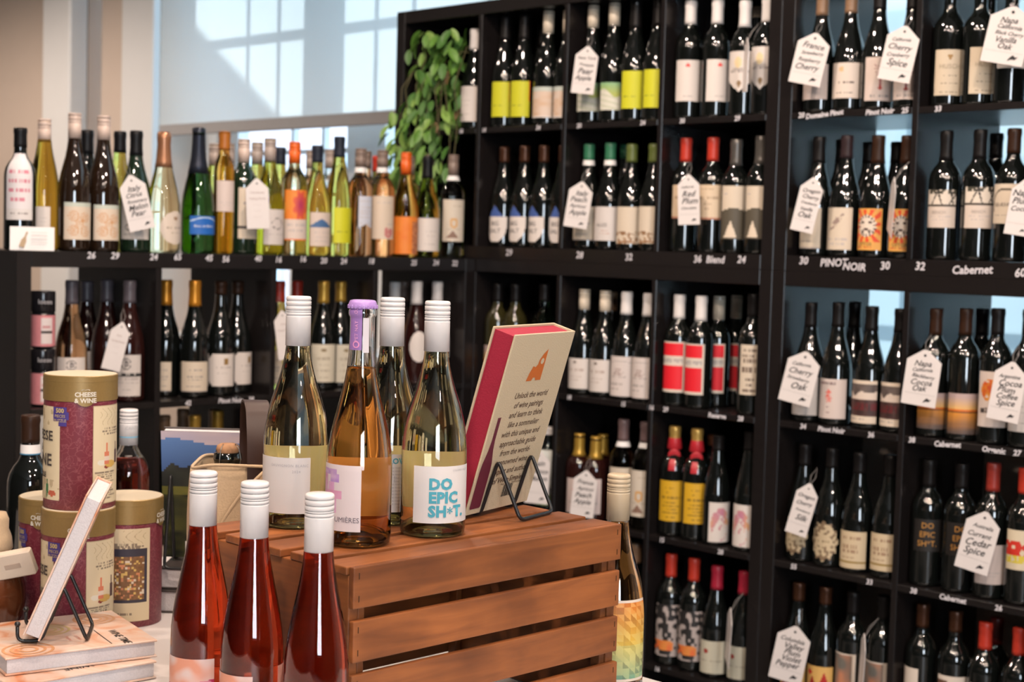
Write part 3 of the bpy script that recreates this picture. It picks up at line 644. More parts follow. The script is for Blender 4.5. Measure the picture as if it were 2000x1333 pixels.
BT = r'''A1 burg dk 0.298 0.06 0.303 white 0.062 -2.48 -0.53 0.023 0.129 plain white-labelled
A2 burg dk 0.4286 0.06 0.33 dark 0.071 -1.86 -0.32 0.032 0.135 lime lime-labelled
A2 burg dk 0.5078 0.06 0.328 dark 0.073 -1.84 -0.25 0.029 0.133 lime lime-labelled
A2 burg dk 0.492 0.15 0.311 dark 0.068 -2.71 -1.01 0.038 0.137 lime lime-edged
A2 burg dk 0.6052 0.06 0.33 cream 0.066 -2.33 -0.38 0.023 0.111 peach peach-labelled
A2 burg dk 0.6844 0.06 0.325 cream 0.065 -2.0 -0.69 0.02 0.108 peach peach-labelled
A3 burg dk 0.7796 0.06 0.33 cream 0.061 -2.19 -0.24 0.034 0.113 greenwave green-and-white-labelled
A3 burg dk 0.8588 0.06 0.33 cream 0.061 -1.79 -0.29 0.034 0.11 greenwave green-and-white-labelled
A3 burg dk 0.938 0.06 0.33 dark 0.077 -1.84 -0.09 0.035 0.137 lime lime-labelled
A3 burg dk 1.0172 0.06 0.33 dark 0.077 -1.89 -0.48 0.034 0.136 lime lime-labelled
A4 bord dk 1.1288 0.06 0.312 white 0.061 -1.95 0.0 0.046 0.154 reddot red-dot-labelled
A4 bord dk 1.218 0.06 0.307 white 0.062 -1.58 0.37 0.042 0.15 reddot red-dot-labelled
A4 bord dk 1.3028 0.0656 0.298 white 0.068 -2.18 -0.23 0.063 0.166 shield shield-labelled
A4 bord dk 1.3782 0.0594 0.299 white 0.063 -2.28 -0.33 0.065 0.172 shield shield-labelled
A4 bord dk 1.243 0.2 0.304 cream 0.027 0 0 0 0 - bare
A5 burg dk 1.5416 0.06 0.294 tan 0.055 -2.43 -0.48 0.032 0.117 plainpink pale-labelled
A5 burg dk 1.6244 0.06 0.288 tan 0.05 -2.23 -0.28 0.031 0.116 sunmark cream-labelled
A5 burg dk 1.7036 0.06 0.285 dark 0.046 -1.79 0.16 0.021 0.124 branch branch-labelled
A5 burg dk 1.793 0.06 0.277 dark 0.045 -2.23 -0.28 0.02 0.103 branch branch-labelled
A6 bord dk 1.8908 0.06 0.282 dark 0.035 -1.92 0.03 0.025 0.129 husch cream-labelled
A6 bord dk 1.9664 0.06 0.276 dark 0.037 -1.59 0.36 0.025 0.129 husch cream-labelled
A6 bord dk 2.042 0.06 0.272 dark 0.04 -1.85 0.1 0.078 0.165 plain pale-labelled
A6 bord dk 1.924 0.18 0.283 dark 0.024 0 0 0 0 - bare
B2 burg dk 0.439 0.06 0.296 copper 0.046 -2.33 -0.38 0.014 0.121 bigsalt white-and-blue-labelled
B2 burg dk 0.5238 0.06 0.297 copper 0.048 -2.46 -0.51 0.016 0.121 bigsalt white-and-blue-labelled
B2 burg dk 0.603 0.06 0.296 copper 0.049 -2.55 -0.6 0.016 0.121 bigsalt white-and-blue-labelled
B2 burg dk 0.6822 0.06 0.294 copper 0.048 -1.99 -0.57 0.016 0.12 bigsalt white-and-blue-labelled
B3 burg dk 0.7796 0.06 0.295 green 0.045 -2.18 -0.23 0.025 0.119 plaintext cream-labelled
B3 burg dk 0.8599 0.06 0.296 green 0.047 -2.24 -0.29 0.025 0.119 aligne white-labelled
B3 burg dk 0.845 0.14 0.297 green 0.038 0 0 0 0 - bare
B3 burg dk 0.9391 0.06 0.291 olive 0.049 -1.98 -0.21 0.018 0.119 blotch blotch-labelled
B3 burg dk 1.019 0.06 0.29 olive 0.05 -2.03 -0.51 0.02 0.12 blotch blotch-labelled
B4 bord dk 1.1288 0.06 0.302 red 0.062 -1.89 0.06 0.089 0.177 parchment parchment-labelled
B4 bord dk 1.2192 0.06 0.301 red 0.061 -2.13 -0.18 0.087 0.177 parchment parchment-labelled
B4 bord dk 1.2948 0.06 0.294 pewter 0.067 -1.92 -0.12 0.037 0.174 triangle grey-triangle-labelled
B4 bord dk 1.373 0.06 0.3 pewter 0.071 -2.02 -0.44 0.039 0.173 triangle grey-triangle-labelled
B5 burg dk 1.5494 0.06 0.293 dark 0.064 -2.67 -0.72 0.018 0.118 plaintext cream-labelled
B5 burg dk 1.6286 0.06 0.294 plum 0.055 -2.44 -0.49 0.017 0.119 feather feather-labelled
B5 burg dk 1.7159 0.06 0.292 brown 0.066 -2.56 -0.61 0.018 0.117 lion orange-sunburst-labelled
B5 burg dk 1.7951 0.06 0.289 brown 0.065 -2.07 -0.42 0.017 0.116 lion orange-sunburst-labelled
B5 burg dk 1.5416 0.17 0.294 dark 0.059 0 0 0 0 - bare
B5 burg dk 1.6208 0.17 0.286 dark 0.052 0 0 0 0 - bare
B5 burg dk 1.7 0.17 0.284 dark 0.051 0 0 0 0 - bare
B6 bord dk 1.897 0.06 0.297 dark 0.068 -2.28 -0.33 0.074 0.161 tree tree-labelled
B6 bord dk 1.981 0.06 0.297 dark 0.066 -1.89 0.06 0.074 0.167 tree tree-labelled
B6 bord dk 2.063 0.06 0.297 brown 0.055 -2.63 -0.68 0.085 0.173 arch arch-labelled
B6 bord dk 1.962 0.17 0.297 dark 0.057 0 0 0 0 - bare
C2 bord old 0.4268 0.06 0.299 dark 0.054 -2.23 -0.28 -0.018 0.115 sunset white-and-orange-labelled
C2 bord old 0.5024 0.06 0.3 dark 0.052 -2.15 -0.2 -0.012 0.12 plain white-labelled
C2 bord grd 0.621 0.06 0.304 dark 0.049 -2.08 -0.13 -0.0 0.128 plain white-labelled
C3 burg dk 0.7796 0.06 0.296 cream 0.061 -2.33 -0.38 0.016 0.102 crest crest-labelled
C3 burg dk 0.8588 0.06 0.295 cream 0.063 -2.34 -0.39 0.014 0.104 crest crest-labelled
C3 burg dk 0.938 0.06 0.296 white 0.062 -2.2 -0.25 0.009 0.119 hillhouse etched-house-labelled
C3 burg dk 1.0172 0.06 0.295 white 0.062 -2.29 -0.34 0.01 0.121 hillhouse etched-house-labelled
C3 burg dk 0.786 0.17 0.288 tan 0.053 0 0 0 0 - bare
C4 bord dk 1.1288 0.055 0.296 white 0.063 -2.31 -0.36 0.037 0.172 redbox red-labelled
C4 bord dk 1.2044 0.0527 0.296 white 0.065 -2.52 -0.57 0.037 0.171 redbox red-labelled
C4 bord dk 1.205 0.1283 0.295 cream 0.062 -1.41 -0.37 0.038 0.17 redbox red-labelled
C4 bord dk 1.2061 0.2039 0.297 cream 0.061 -1.22 -0.29 0.041 0.169 redbox red-labelled
C4 bord dk 1.372 0.055 0.309 dark 0.059 -1.79 -0.48 0.052 0.18 script cream-script-labelled
C5 burg dk 1.5449 0.06 0.295 dark 0.061 -2.31 -0.36 0.017 0.112 plain white-labelled
C5 burg dk 1.6241 0.06 0.299 dark 0.06 -2.24 -0.29 0.016 0.113 pineapple red-pineapple-labelled
C5 burg dk 1.613 0.15 0.299 dark 0.063 0 0 0 0 - bare
C5 burg dk 1.7182 0.06 0.294 dark 0.059 -2.46 -0.51 0.014 0.117 darkhorse dark-picture-labelled
C5 burg dk 1.7974 0.06 0.292 dark 0.056 -2.48 -0.53 0.014 0.118 darkhorse dark-picture-labelled
C6 bord dk 1.8908 0.06 0.297 brown 0.061 -2.18 -0.23 0.019 0.103 sunset sunset-labelled
C6 bord dk 1.9664 0.06 0.301 brown 0.06 -2.04 -0.09 0.015 0.108 sunset sunset-labelled
C6 bord dk 1.959 0.15 0.299 dark 0.061 0 0 0 0 - bare
C6 bord dk 2.0447 0.06 0.305 dark 0.059 -2.18 -0.23 0.039 0.164 redleaf red-leaf-labelled
C6 bord dk 2.1203 0.06 0.306 dark 0.056 -2.3 -0.35 0.036 0.13 plain white-labelled
D2 bord dk 0.654 0.06 0.241 white 0.022 -2.31 -0.36 0.016 0.176 greenbase white-and-green-labelled
D3 bord pk 0.7778 0.0588 0.235 gold 0.062 -1.82 -0.44 0.013 0.111 redheart red-heart-labelled
D3 bord pk 0.8523 0.0462 0.235 gold 0.061 -1.69 -0.33 0.021 0.12 redheart red-heart-labelled
D3 bord pk 0.804 0.13 0.231 gold 0.059 0 0 0 0 - bare
D3 bord clg 0.946 0.055 0.293 mauve 0.06 -2.03 -0.08 0.036 0.163 plaintext cream-labelled
D3 bord clg 1.026 0.055 0.294 mauve 0.056 -2.24 -0.29 0.037 0.164 seahorse gold-swirl-labelled
D4 bord dk 1.1288 0.055 0.293 goldred 0.061 -2.08 -0.11 0.041 0.15 yellowtext yellow-labelled
D4 bord dk 1.2044 0.055 0.294 goldred 0.057 -1.79 0.16 0.045 0.153 yellowtext yellow-labelled
D4 flute dk 1.279 0.05 0.284 dark 0.038 -1.44 0.51 0.004 0.113 watercolour watercolour-labelled
D4 flute dk 1.381 0.05 0.305 dark 0.046 -2.36 -0.41 0.011 0.12 watercolour watercolour-labelled
D4 bord dk 1.161 0.18 0.265 rust 0.028 0 0 0 0 - bare
D5 burg dk 1.5435 0.06 0.292 dark 0.054 -2.57 -0.62 0.016 0.115 ornate scalloped-cream-labelled
D5 burg dk 1.6227 0.06 0.291 dark 0.049 -2.33 -0.38 0.013 0.114 ornate scalloped-cream-labelled
D5 burg dk 1.7019 0.06 0.289 dark 0.051 -2.34 -0.39 0.01 0.1 goldband cream-labelled
D5 burg dk 1.787 0.06 0.292 dark 0.049 -2.36 -0.41 0.018 0.107 goldband cream-labelled
D6 bord dk 1.8908 0.06 0.294 dark 0.063 -1.92 0.03 0.083 0.158 epicdark orange-lettered
D6 bord dk 1.974 0.06 0.295 dark 0.058 -1.89 0.06 0.086 0.162 epicdark orange-lettered
D6 bord dk 2.052 0.06 0.306 redgold 0.064 -2.03 -0.08 0.034 0.124 plainpink pale-labelled
D6 bord dk 2.129 0.06 0.304 red 0.057 -2.16 -0.3 0.079 0.168 redyellow red-and-yellow-labelled
E3 bord dk 1.002 0.06 0.305 tan 0.054 -2.32 -0.37 0.012 0.108 plain white-labelled
E4 bord dk 1.132 0.055 0.297 red 0.061 -2.16 -0.21 0.025 0.165 collage black-collage-labelled
E4 bord dk 1.2103 0.055 0.298 red 0.06 -2.13 -0.18 0.028 0.162 collage black-collage-labelled
E4 burg dk 1.2877 0.055 0.291 crimson 0.061 -2.13 -0.18 0.012 0.098 redseal cream-red-seal-labelled
E4 burg dk 1.376 0.055 0.292 crimson 0.059 -2.07 -0.48 0.016 0.101 redseal cream-red-seal-labelled
E5 burg dk 1.5416 0.06 0.291 copper 0.045 -2.28 -0.33 -0.008 0.09 redpeaks orange-labelled
E5 burg dk 1.6208 0.06 0.294 copper 0.042 -2.27 -0.32 -0.0 0.102 redpeaks red-mountain-labelled
E5 bord dk 1.701 0.06 0.296 dark 0.054 -2.68 -0.73 0.013 0.15 framed framed-picture-labelled
E5 bord dk 1.785 0.06 0.302 dark 0.056 -2.62 -0.67 0.02 0.147 framed framed-picture-labelled
E6 bord dk 1.8908 0.06 0.303 copper 0.055 -3.15 -1.2 0.045 0.155 halfbrown brown-and-white-labelled
E6 bord dk 1.9757 0.06 0.302 copper 0.048 -2.18 -0.23 0.055 0.156 halfbrown pale-topped-labelled
E6 bord dk 2.0513 0.06 0.29 red 0.061 -1.95 -0.0 0.06 0.154 plain white-labelled
E6 bord dk 2.027 0.16 0.281 darkred 0.061 0 0 0 0 - bare
E6 bord dk 2.134 0.06 0.294 red 0.061 -2.13 -0.18 0.081 0.167 plain white-labelled
T1 bord dk 0.319 -1.4222 0.287 black 0.045 -1.41 0.36 0.071 0.227 sleeve white-sleeved
T1 flute gd 0.2814 -1.3409 0.315 blush 0.055 -1.0 -0.07 0.037 0.105 plain pale-labelled
T1 burg br 0.3416 -1.2941 0.33 blush 0.059 -1.12 0.83 0.028 0.117 swirl orange-swirl-labelled
T1 burg br 0.334 -1.212 0.33 blush 0.057 -1.1 0.85 0.028 0.114 swirl orange-swirl-labelled
T1 burg dk 0.209 -1.186 0.302 black 0.058 0 0 0 0 - bare
T1 burg dk 0.129 -1.16 0.298 black 0.05 0 0 0 0 - bare
T1 burg ol 0.229 -1.105 0.304 black 0.054 0 0 0 0 - bare
T2 burg dkg 0.334 -1.1213 0.301 black 0.061 -1.55 0.4 0.032 0.128 chis bold-lettered
T2 champ clg 0.329 -1.0387 0.304 copperfoil 0.089 -0.72 1.23 0.022 0.105 oval oval-labelled
T2 champ grd 0.329 -0.936 0.322 navyfoil 0.117 -1.05 0.9 0.049 0.096 blue blue-labelled
T2 slim or 0.339 -0.864 0.317 orangebrown 0.048 -1.3 0.65 0.11 0.19 plainpink pale-labelled
T2 burg ol 0.219 -0.813 0.292 greyb 0.059 0 0 0 0 - bare
T2 burg ol 0.1788 -0.7406 0.298 greyb 0.06 0 0 0 0 - bare
T3 bord dkg 0.3188 -0.7883 0.303 blush 0.061 -0.96 0.99 0.041 0.175 blackline cream-labelled
T3 burg ol 0.2392 -0.6894 0.303 greyb 0.06 0 0 0 0 - bare
T3 burg ol 0.3286 -0.7115 0.31 greyb 0.065 -0.97 0.98 0.027 0.121 scribble white-labelled
T3 burg ol 0.219 -0.598 0.296 navy 0.047 0 0 0 0 - bare
T3 bord clg 0.3346 -0.6344 0.305 orange 0.057 -1.34 0.52 0.04 0.176 flower orange-flower-labelled
T3 bord ro 0.219 -0.489 0.293 greyb 0.049 0 0 0 0 - bare
T3 burg ol 0.334 -0.557 0.301 navy 0.046 -1.08 0.87 0.026 0.118 mountain blue-mountain-labelled
T3 bord cl 0.209 -0.414 0.301 greyb 0.053 0 0 0 0 - bare
T3 flute ol 0.334 -0.4808 0.33 navy 0.057 -0.99 0.96 0.036 0.134 lime yellow-green-labelled
T4 bord ro 0.329 -0.4 0.302 taupe 0.052 -0.77 0.39 0.078 0.169 notched notched-white-labelled
T4 bord ro 0.2341 -0.3037 0.303 taupe 0.049 0 0 0 0 - bare
T4 bord ro 0.334 -0.324 0.302 taupe 0.048 -1.42 0.42 0.05 0.172 rosecream cream-labelled
T4 bord ro 0.2039 -0.2343 0.294 red 0.045 0 0 0 0 - bare
T4 burg or 0.334 -0.235 0.301 orange 0.063 -1.55 0.4 0.008 0.117 orangelabel orange-labelled
T4 bord ro 0.219 -0.121 0.3 taupe 0.054 0 0 0 0 - bare
T4 burg ol 0.334 -0.152 0.295 black 0.064 -1.33 0.62 0.019 0.115 plain white-labelled
T4 burg ol 0.219 -0.0436 0.308 taupe 0.054 0 0 0 0 - bare
T4 bord cl 0.329 -0.045 0.306 taupe 0.062 -1.56 0.39 0.049 0.173 seahorse gold-swirl-labelled
M1 burg ro 0.289 -1.269 0.3 clearcap 0.058 -1.46 0.49 0.027 0.113 bstamp black-stamp-labelled
M1 burg pk 0.119 -1.1316 0.292 clearcap 0.053 -0.73 0.28 0.065 0.112 plain pale-labelled
M1 burg pk 0.219 -1.1316 0.299 clearcap 0.055 0 0 0 0 - bare
M1 burg pk 0.329 -1.1316 0.301 clearcap 0.055 -1.69 0.26 0.015 0.118 bstamp black-stamp-labelled
M2 burg dk 0.2609 -0.9833 0.301 amber 0.065 -1.17 -0.17 0.014 0.09 plaintext cream-labelled
M2 burg dk 0.3271 -0.9397 0.302 amber 0.066 -1.46 0.49 0.016 0.094 plaintext cream-labelled
M2 burg dk 0.319 -0.854 0.3 brown 0.034 -1.44 0.51 0.026 0.111 cutcorner cut-corner-labelled
M2 burg dk 0.289 -0.7806 0.3 brown 0.034 -0.86 1.09 0.025 0.111 cutcorner cut-corner-labelled
M3 burg ol 0.269 -0.629 0.299 red 0.057 -1.1 -0.35 0.018 0.109 plaintext cream-labelled
M3 burg ol 0.219 -0.531 0.298 red 0.058 0 0 0 0 - bare
M3 burg dk 0.319 -0.514 0.301 gold 0.061 -1.54 0.41 0.022 0.127 hussot cream-crest-labelled
M3 burg dk 0.289 -0.4296 0.299 gold 0.057 -1.15 0.8 0.015 0.122 hussot cream-crest-labelled
M4 burg ro 0.239 -0.185 0.296 white 0.058 -0.83 0.25 0.005 0.096 plain white-labelled
M4 burg pk 0.319 -0.169 0.301 white 0.066 -1.19 0.31 0.066 0.156 roundlabel round-labelled
M4 burg pk 0.309 -0.0786 0.3 white 0.06 -1.16 0.79 0.052 0.159 shield shield-labelled
M4 burg pk 0.169 -0.089 0.294 taupe 0.059 0 0 0 0 - bare
N2 burg dk 0.2848 -0.999 0.301 tan 0.038 0 0 0 0 - bare
N2 burg dk 0.3132 -0.925 0.3 gold 0.051 0 0 0 0 - bare
N2 burg ol 0.269 -0.825 0.302 gold 0.051 0 0 0 0 - bare
N2 burg dk 0.189 -0.882 0.302 tan 0.056 0 0 0 0 - bare
N2 burg dk 0.189 -0.7806 0.294 tan 0.057 0 0 0 0 - bare'''
FLOOR = dict(A=1.853, B=1.502, C=1.091, D=.740, E=.389, T=1.464, M=1.091, N=.740)
ROWW = dict(A='top row', B='second row', C='third row', D='fourth row', E='fifth row')
ORD = ['first', 'second', 'third', 'fourth', 'fifth', 'sixth', 'seventh', 'eighth', 'ninth', 'tenth', 'eleventh', 'twelfth', 'thirteenth', 'fourteenth', 'fifteenth', 'sixteenth', 'seventeenth', 'eighteenth', 'nineteenth', 'twentieth']
def make_bottle(x, y, zf, ty, gl, H, cap, cl, a0, a1, z0, z1, art, label, group):
    b = empty('wine_bottle', (x, y, zf), label, 'bottle', group)
    obj('bottle_body', body_mesh(ty, H), GL[gl], b)
    pf = prof_of(ty, H)
    st = 'screw' if cap in ('blush', 'greyb', 'orange', 'taupe', 'cream') else 'foil'
    obj('capsule', capsule_mesh(ty, H, cl, st), capmat(cap), b)
    if cap == 'goldred':
        obj('wax_collar', lathe([(rad_at(pf, H-.062)+.001, H-.062), (.0205, H-.058), (.0165, H-.032), (.0160, H-.030)], 18), mat('red_wax', (.45, .02, .03), rough=.4), b, label='red collar around the neck')
        s = obj('wax_seal', lathe([(0, 0), (.016, 0), (.017, .003), (.014, .004), (0, .004)], 16), MATS['red_wax'], b); s.location = (.016*math.cos(-.9), .016*math.sin(-.9), H-.075); s.rotation_euler = (0, PI/2+.2, -.9)
        r2 = obj('ribbon', patch(pf, -1.3, -.8, H-.115, H-.085, 3, 5, off=.001), MATS['red_wax'], b)
    if cap in ('green', 'mauve', 'taupe') and art != '-':
        obj('neck_band', lathe([(rad_at(pf, H-cl-.014)+.0012, H-cl-.014), (rad_at(pf, H-cl)+.0012, H-cl)], 18), WHITE, b, label='white paper band')
    if art != '-':
        P = globals()['P_'+art]; M = globals().get('M_'+art); z0 = max(z0, .009)
        if art == 'epicdark': P = P_epicdark
        nu, nv = (26, 36)
        lm = cached(('lab', art, ty, round(H, 3), a0, a1, z0, z1), lambda: patch(pf, a0, a1, z0, z1, nu, nv, P, mask=M))
        lo = obj('label', lm, PAINT, b)
        for (s, v, sz, c) in LETTERS.get(art, ()):
            obj('lettering', wrap_text(s, sz, pf, a0+(a1-a0)*(.46 if art != 'husch' else .5), z0+(z1-z0)*v), ink(c), lo)
    return b
rows = [l.split() for l in BT.strip().splitlines()]
front = {}; back = {}
for k, r in enumerate(rows):
    c = r[0] if r[0][0] not in 'T' else 'T'
    isback = r[12] == '-' or (r[0][0] in 'ABCDE' and float(r[4]) > .1)
    (back if isback else front).setdefault(c, []).append(k)
keyf = lambda k: (float(rows[k][3])*.7+float(rows[k][4])*.7) if rows[k][0][0] in 'ABCDE' else float(rows[k][4])
for d in (front, back):
    for c in d: d[c].sort(key=keyf)
for k, r in enumerate(rows):
    cell, ty, gl = r[0], r[1], r[2]; x, y, H = map(float, r[3:6]); cap = r[6]; cl, a0, a1, z0, z1 = map(float, r[7:12]); art, look = r[12], r[13]
    c = cell if cell[0] != 'T' else 'T'
    isb = k in back.get(c, ()); lst = (back if isb else front)[c]; n = lst.index(k)
    if cell[0] in ROWW: place = '%s cubby of %s' % (ORD[int(cell[1])-1], ROWW[cell[0]])
    elif cell[0] == 'T': place = 'low shelf top'
    elif cell[0] == 'M': place = '%s cubby of low shelf' % ORD[int(cell[1])-1]
    else: place = 'low shelf cubby behind the landscape book'
    if isb: label = '%s bottle in back, %s of those behind, %s' % (GLW[gl], ORD[n], place)
    else: label = '%s %s bottle, %s from left in front, %s' % (look, GLW[gl], ORD[n], place)
    make_bottle(x, y, FLOOR[cell[0]]+.0005, ty, gl, H, cap, cl, a0, a1, z0, z1, art, label, 'wine bottles on the shelves')

# ---------------------------------------------------------------- hand-written hang tags
TG = r'''0.830 -0.022 1.995 0.064 0.130 6 -1.05 0 New_York|Pineapple|Pear|Apple;top-row bottles with green-and-white labels
1.382 -0.030 1.974 0.070 0.134 4 -2.35 1 .;shield-labelled bottles, seen nearly edge on
1.567 -0.022 1.978 0.079 0.124 12 -1.19 0 France|Strawberry|Raspberry|Cherry;fifth cubby of the top row, at its left
1.812 -0.022 1.974 0.075 0.127 11 -1.24 0 California|Cherry|Cranberry|Spice;branch-labelled bottles in the top row
2.078 -0.022 1.996 0.092 0.125 11 -1.31 0 Napa|California|Black_Cherry|Vanilla|Oak;top right corner of the shelves
0.821 -0.022 1.625 0.067 0.128 8 -1.04 0 Italy|Peach|Apricot|Apple;green-capped bottles in the second row
1.209 -0.022 1.639 0.057 0.130 -3 -1.11 0 California|Red|Plum|Chocolate;parchment-labelled bottles with red capsules
1.577 -0.022 1.627 0.056 0.134 12 -1.19 0 Oregon|Cherry|Cranberry|Vanilla|Oak;feather-labelled bottle in the second row
1.814 -0.030 1.624 0.070 0.136 19 -2.44 1 .;orange sunburst labels, seen edge on
2.128 -0.022 1.622 0.052 0.122 8 -1.32 0 Napa|Plum|Cocoa;arch-labelled bottle at the right edge
1.575 -0.022 1.205 0.080 0.130 12 -1.19 0 California|Cherry|Strawberry|Oak;red-pineapple-labelled bottle in the third row
1.907 -0.022 1.232 0.079 0.129 6 -1.27 0 Napa|California|Blackberry|Cocoa|Oak;sunset-labelled bottles
2.118 -0.022 1.219 0.069 0.132 8 -1.32 0 Argentina|Cocoa|Plum|Coffee|Spice;red-leaf-labelled bottle at the right
0.875 -0.022 0.823 0.067 0.131 5 -1.05 0 France|Apricot|Peach|Apple;gold-capped bottles in the fourth row
1.598 -0.022 0.884 0.054 0.132 14 -1.20 0 Oregon|Cherry|Strawberry|Silk;scalloped cream labels in the fourth row
2.066 -0.022 0.878 0.075 0.139 12 -1.30 0 Australia|Currant|Cedar|Spice;red-capped bottle in the fourth row, facing out
1.395 -0.030 0.529 0.070 0.154 12 -2.35 1 .;red-seal-labelled bottles, seen edge on
1.579 -0.022 0.520 0.083 0.142 10 -1.19 0 Columbia|Valley|Plum|Violet|Pepper;red-mountain-labelled bottles in the fifth row
1.788 -0.030 0.545 0.070 0.146 10 -2.44 1 .;framed-picture-labelled bottles, seen edge on
0.693 -0.022 0.847 0.069 0.154 2 -1.02 0 Spain|Lemon|Melon;white-and-green-labelled bottle behind the leaning book
0.395 -1.156 1.587 0.064 0.136 -14 -0.32 0 Italy|Citrus|Rosemary|Melon|Pear;bold-lettered deep green bottle on the low shelf
0.395 -0.797 1.598 0.060 0.131 -3 -0.40 2 Chardonnay|Tasting_Notes|.....|....|.....;cream-labelled dark bottle on the low shelf
0.402 -1.210 1.236 0.046 0.120 14 -0.31 2 Rose|Tasting_Notes|....|.....;black-stamp-labelled rose bottles in the low shelf
0.402 -0.707 1.252 0.048 0.131 -8 -0.42 2 White|Tasting_Notes|....;cream-labelled olive bottle in the low shelf'''
TAGM = mat('tag_card', (.70, .655, .64), rough=.42, noise=.03, nscale=60, coat=.25)
def tag_mesh(w, h):
    p = [(-w/2, -h/2), (w/2, -h/2), (w/2, h/2-.2*h), (w*.06, h/2), (-w*.06, h/2), (-w/2, h/2-.2*h)]; t = .0008; n = len(p)
    v = [(x, -t, z) for x, z in p]+[(x, t, z) for x, z in p]
    return pydata('tag', v, [tuple(range(n)), tuple(range(2*n-1, n-1, -1))]+[(i+n, (i+1) % n+n, (i+1) % n, i) for i in range(n)])
for l in TG.strip().splitlines():
    a, place = l.split(';'); x, y, z, w, h, lean, az, kind, txt = a.split(' ', 8); x, y, z, w, h, lean, az = map(float, (x, y, z, w, h, lean, az))
    t = empty('hang_tag', (x, y, z), 'white handwritten tag by '+place, 'tag', 'tasting tags hanging on bottles'); t.rotation_euler = (0, math.radians(lean), az+PI/2)
    t.rotation_mode = 'XYZ'
    obj('card', tag_mesh(w, h), TAGM, t)
    obj('string', tube([(0, .002, h*.45), (.006, .012, h*.62), (.0, .03, h*.78), (-.006, .012, h*.62), (0, .002, h*.45)], .0006, 5, cap=False), mat('grey_string', (.3, .28, .27), rough=.8), t)
    hole = lathe([(0, 0), (w*.04, 0)], 10); ho = obj('eyelet', hole, INK, t, loc=(0, -.0011, h*.40), rot=(PI/2, 0, 0))
    if kind == '0':
        ls = txt.split('|')
        for i, s in enumerate(ls):
            s = s.replace('_', ' '); sz = min(h*.175, h*.72/len(ls), w*1.5/max(len(s), 4)); zz = h*(.25-(.56/max(len(ls), 4))*i)
            obj('handwriting', text_mesh(s, sz, shear=.35, bold=sz*.012), INK, t, loc=(w*R_.uniform(-.06, .04), -.0013, zz), rot=(PI/2, R_.uniform(-.1, .03), 0))
        obj('bird_logo', pydata('bird', [(0, 0, 0), (.35, 0, .12), (.7, 0, .05), (1, 0, .3), (.75, 0, .28), (.55, 0, .5), (.3, 0, .36), (.12, 0, .18)], [tuple(range(8))]), INK, t, loc=(w*.12, -.0013, -h*.44), rot=(0, -.2, 0)).scale = (w*.26, 1, w*.26)
        obj('rule', box_mesh(-w*.44, w*.44, -.0012, -.0010, -h*.295, -h*.29), ink((.4, .38, .37)), t)
    elif kind == '2':
        for i, s in enumerate(txt.split('|')):
            obj('print', text_mesh(s.replace('_', ' ').replace('.', '- '), w*.13, bold=.0001), ink((.45, .36, .34)), t, loc=(0, -.0013, h*(.22-.12*i)), rot=(PI/2, 0, 0))

# ---------------------------------------------------------------- things on the low shelf
cd_ = empty('shelf_card', (.372, -1.418, 1.4645), 'small white card with a bottle drawing at the end of the low shelf', 'card', rotz=PI/2-.5)
obj('card', box_mesh(-.050, .050, -.0006, .0006, 0, .056, .0002), WHITE, cd_, rot=(-.12, 0, 0))
obj('fold_back', box_mesh(-.050, .050, .0, .0012, 0, .055), WHITE, cd_, loc=(0, .013, 0), rot=(.12, 0, 0))
obj('bottle_drawing', pydata('bd', [(-.006, 0, 0), (.006, 0, 0), (.006, 0, .016), (.002, 0, .026), (.002, 0, .038), (-.002, 0, .038), (-.002, 0, .026), (-.006, 0, .016)], [tuple(range(8))]), ink((.42, .30, .18)), cd_, loc=(-.024, -.0035, .008), rot=(-.12, .35, 0))
for i in range(4): obj('print', box_mesh(.0, .036, -.0002, .0002, 0, .0012), ink((.5, .48, .47)), cd_, loc=(-.002, -.0045, .018+.008*i), rot=(-.12, 0, 0))
JB = mat('black_jar', (.012, .011, .013), rough=.15); JP = mat('pink_jar_label', (.62, .23, .25), rough=.5, noise=.15, nscale=60)
for k in range(2):
    j = empty('jar', (.329, -1.366, 1.0915+.139*k), ('upper' if k else 'lower')+' black jar with a pink label stacked in the low shelf', 'jar', 'stacked pink-labelled jars')
    obj('jar_body', lathe([(0, 0), (.026, 0), (.0285, .002), (.0285, .083), (.0265, .086), (0, .086)], 28), JB, j)
    lb = obj('label', lathe([(.0289, .006), (.0289, .080)], 28), JP, j)
    obj('white_panel', patch([(0, 0), (.0293, 0), (.0293, .2), (0, .2)], -.62, .30, .012, .074, 10, 10, lambda u, v: (.04, .03, .03) if .44 < v < .5 else ((.50, .25, .26) if .62 < v < .72 and h2(int(u*20), 1) > .4 else (.62, .54, .53))), PAINT, lb)
    obj('lid', lathe([(0, .086), (.0275, .086), (.0290, .089), (.0290, .134), (.0280, .1375), (0, .1380)], 28), JB, j)
    obj('lettering', wrap_text('loose', .016, [(0, 0), (.0290, 0), (.0290, .2), (0, .2)], -.30, .112), ink((.5, .48, .5)), j)

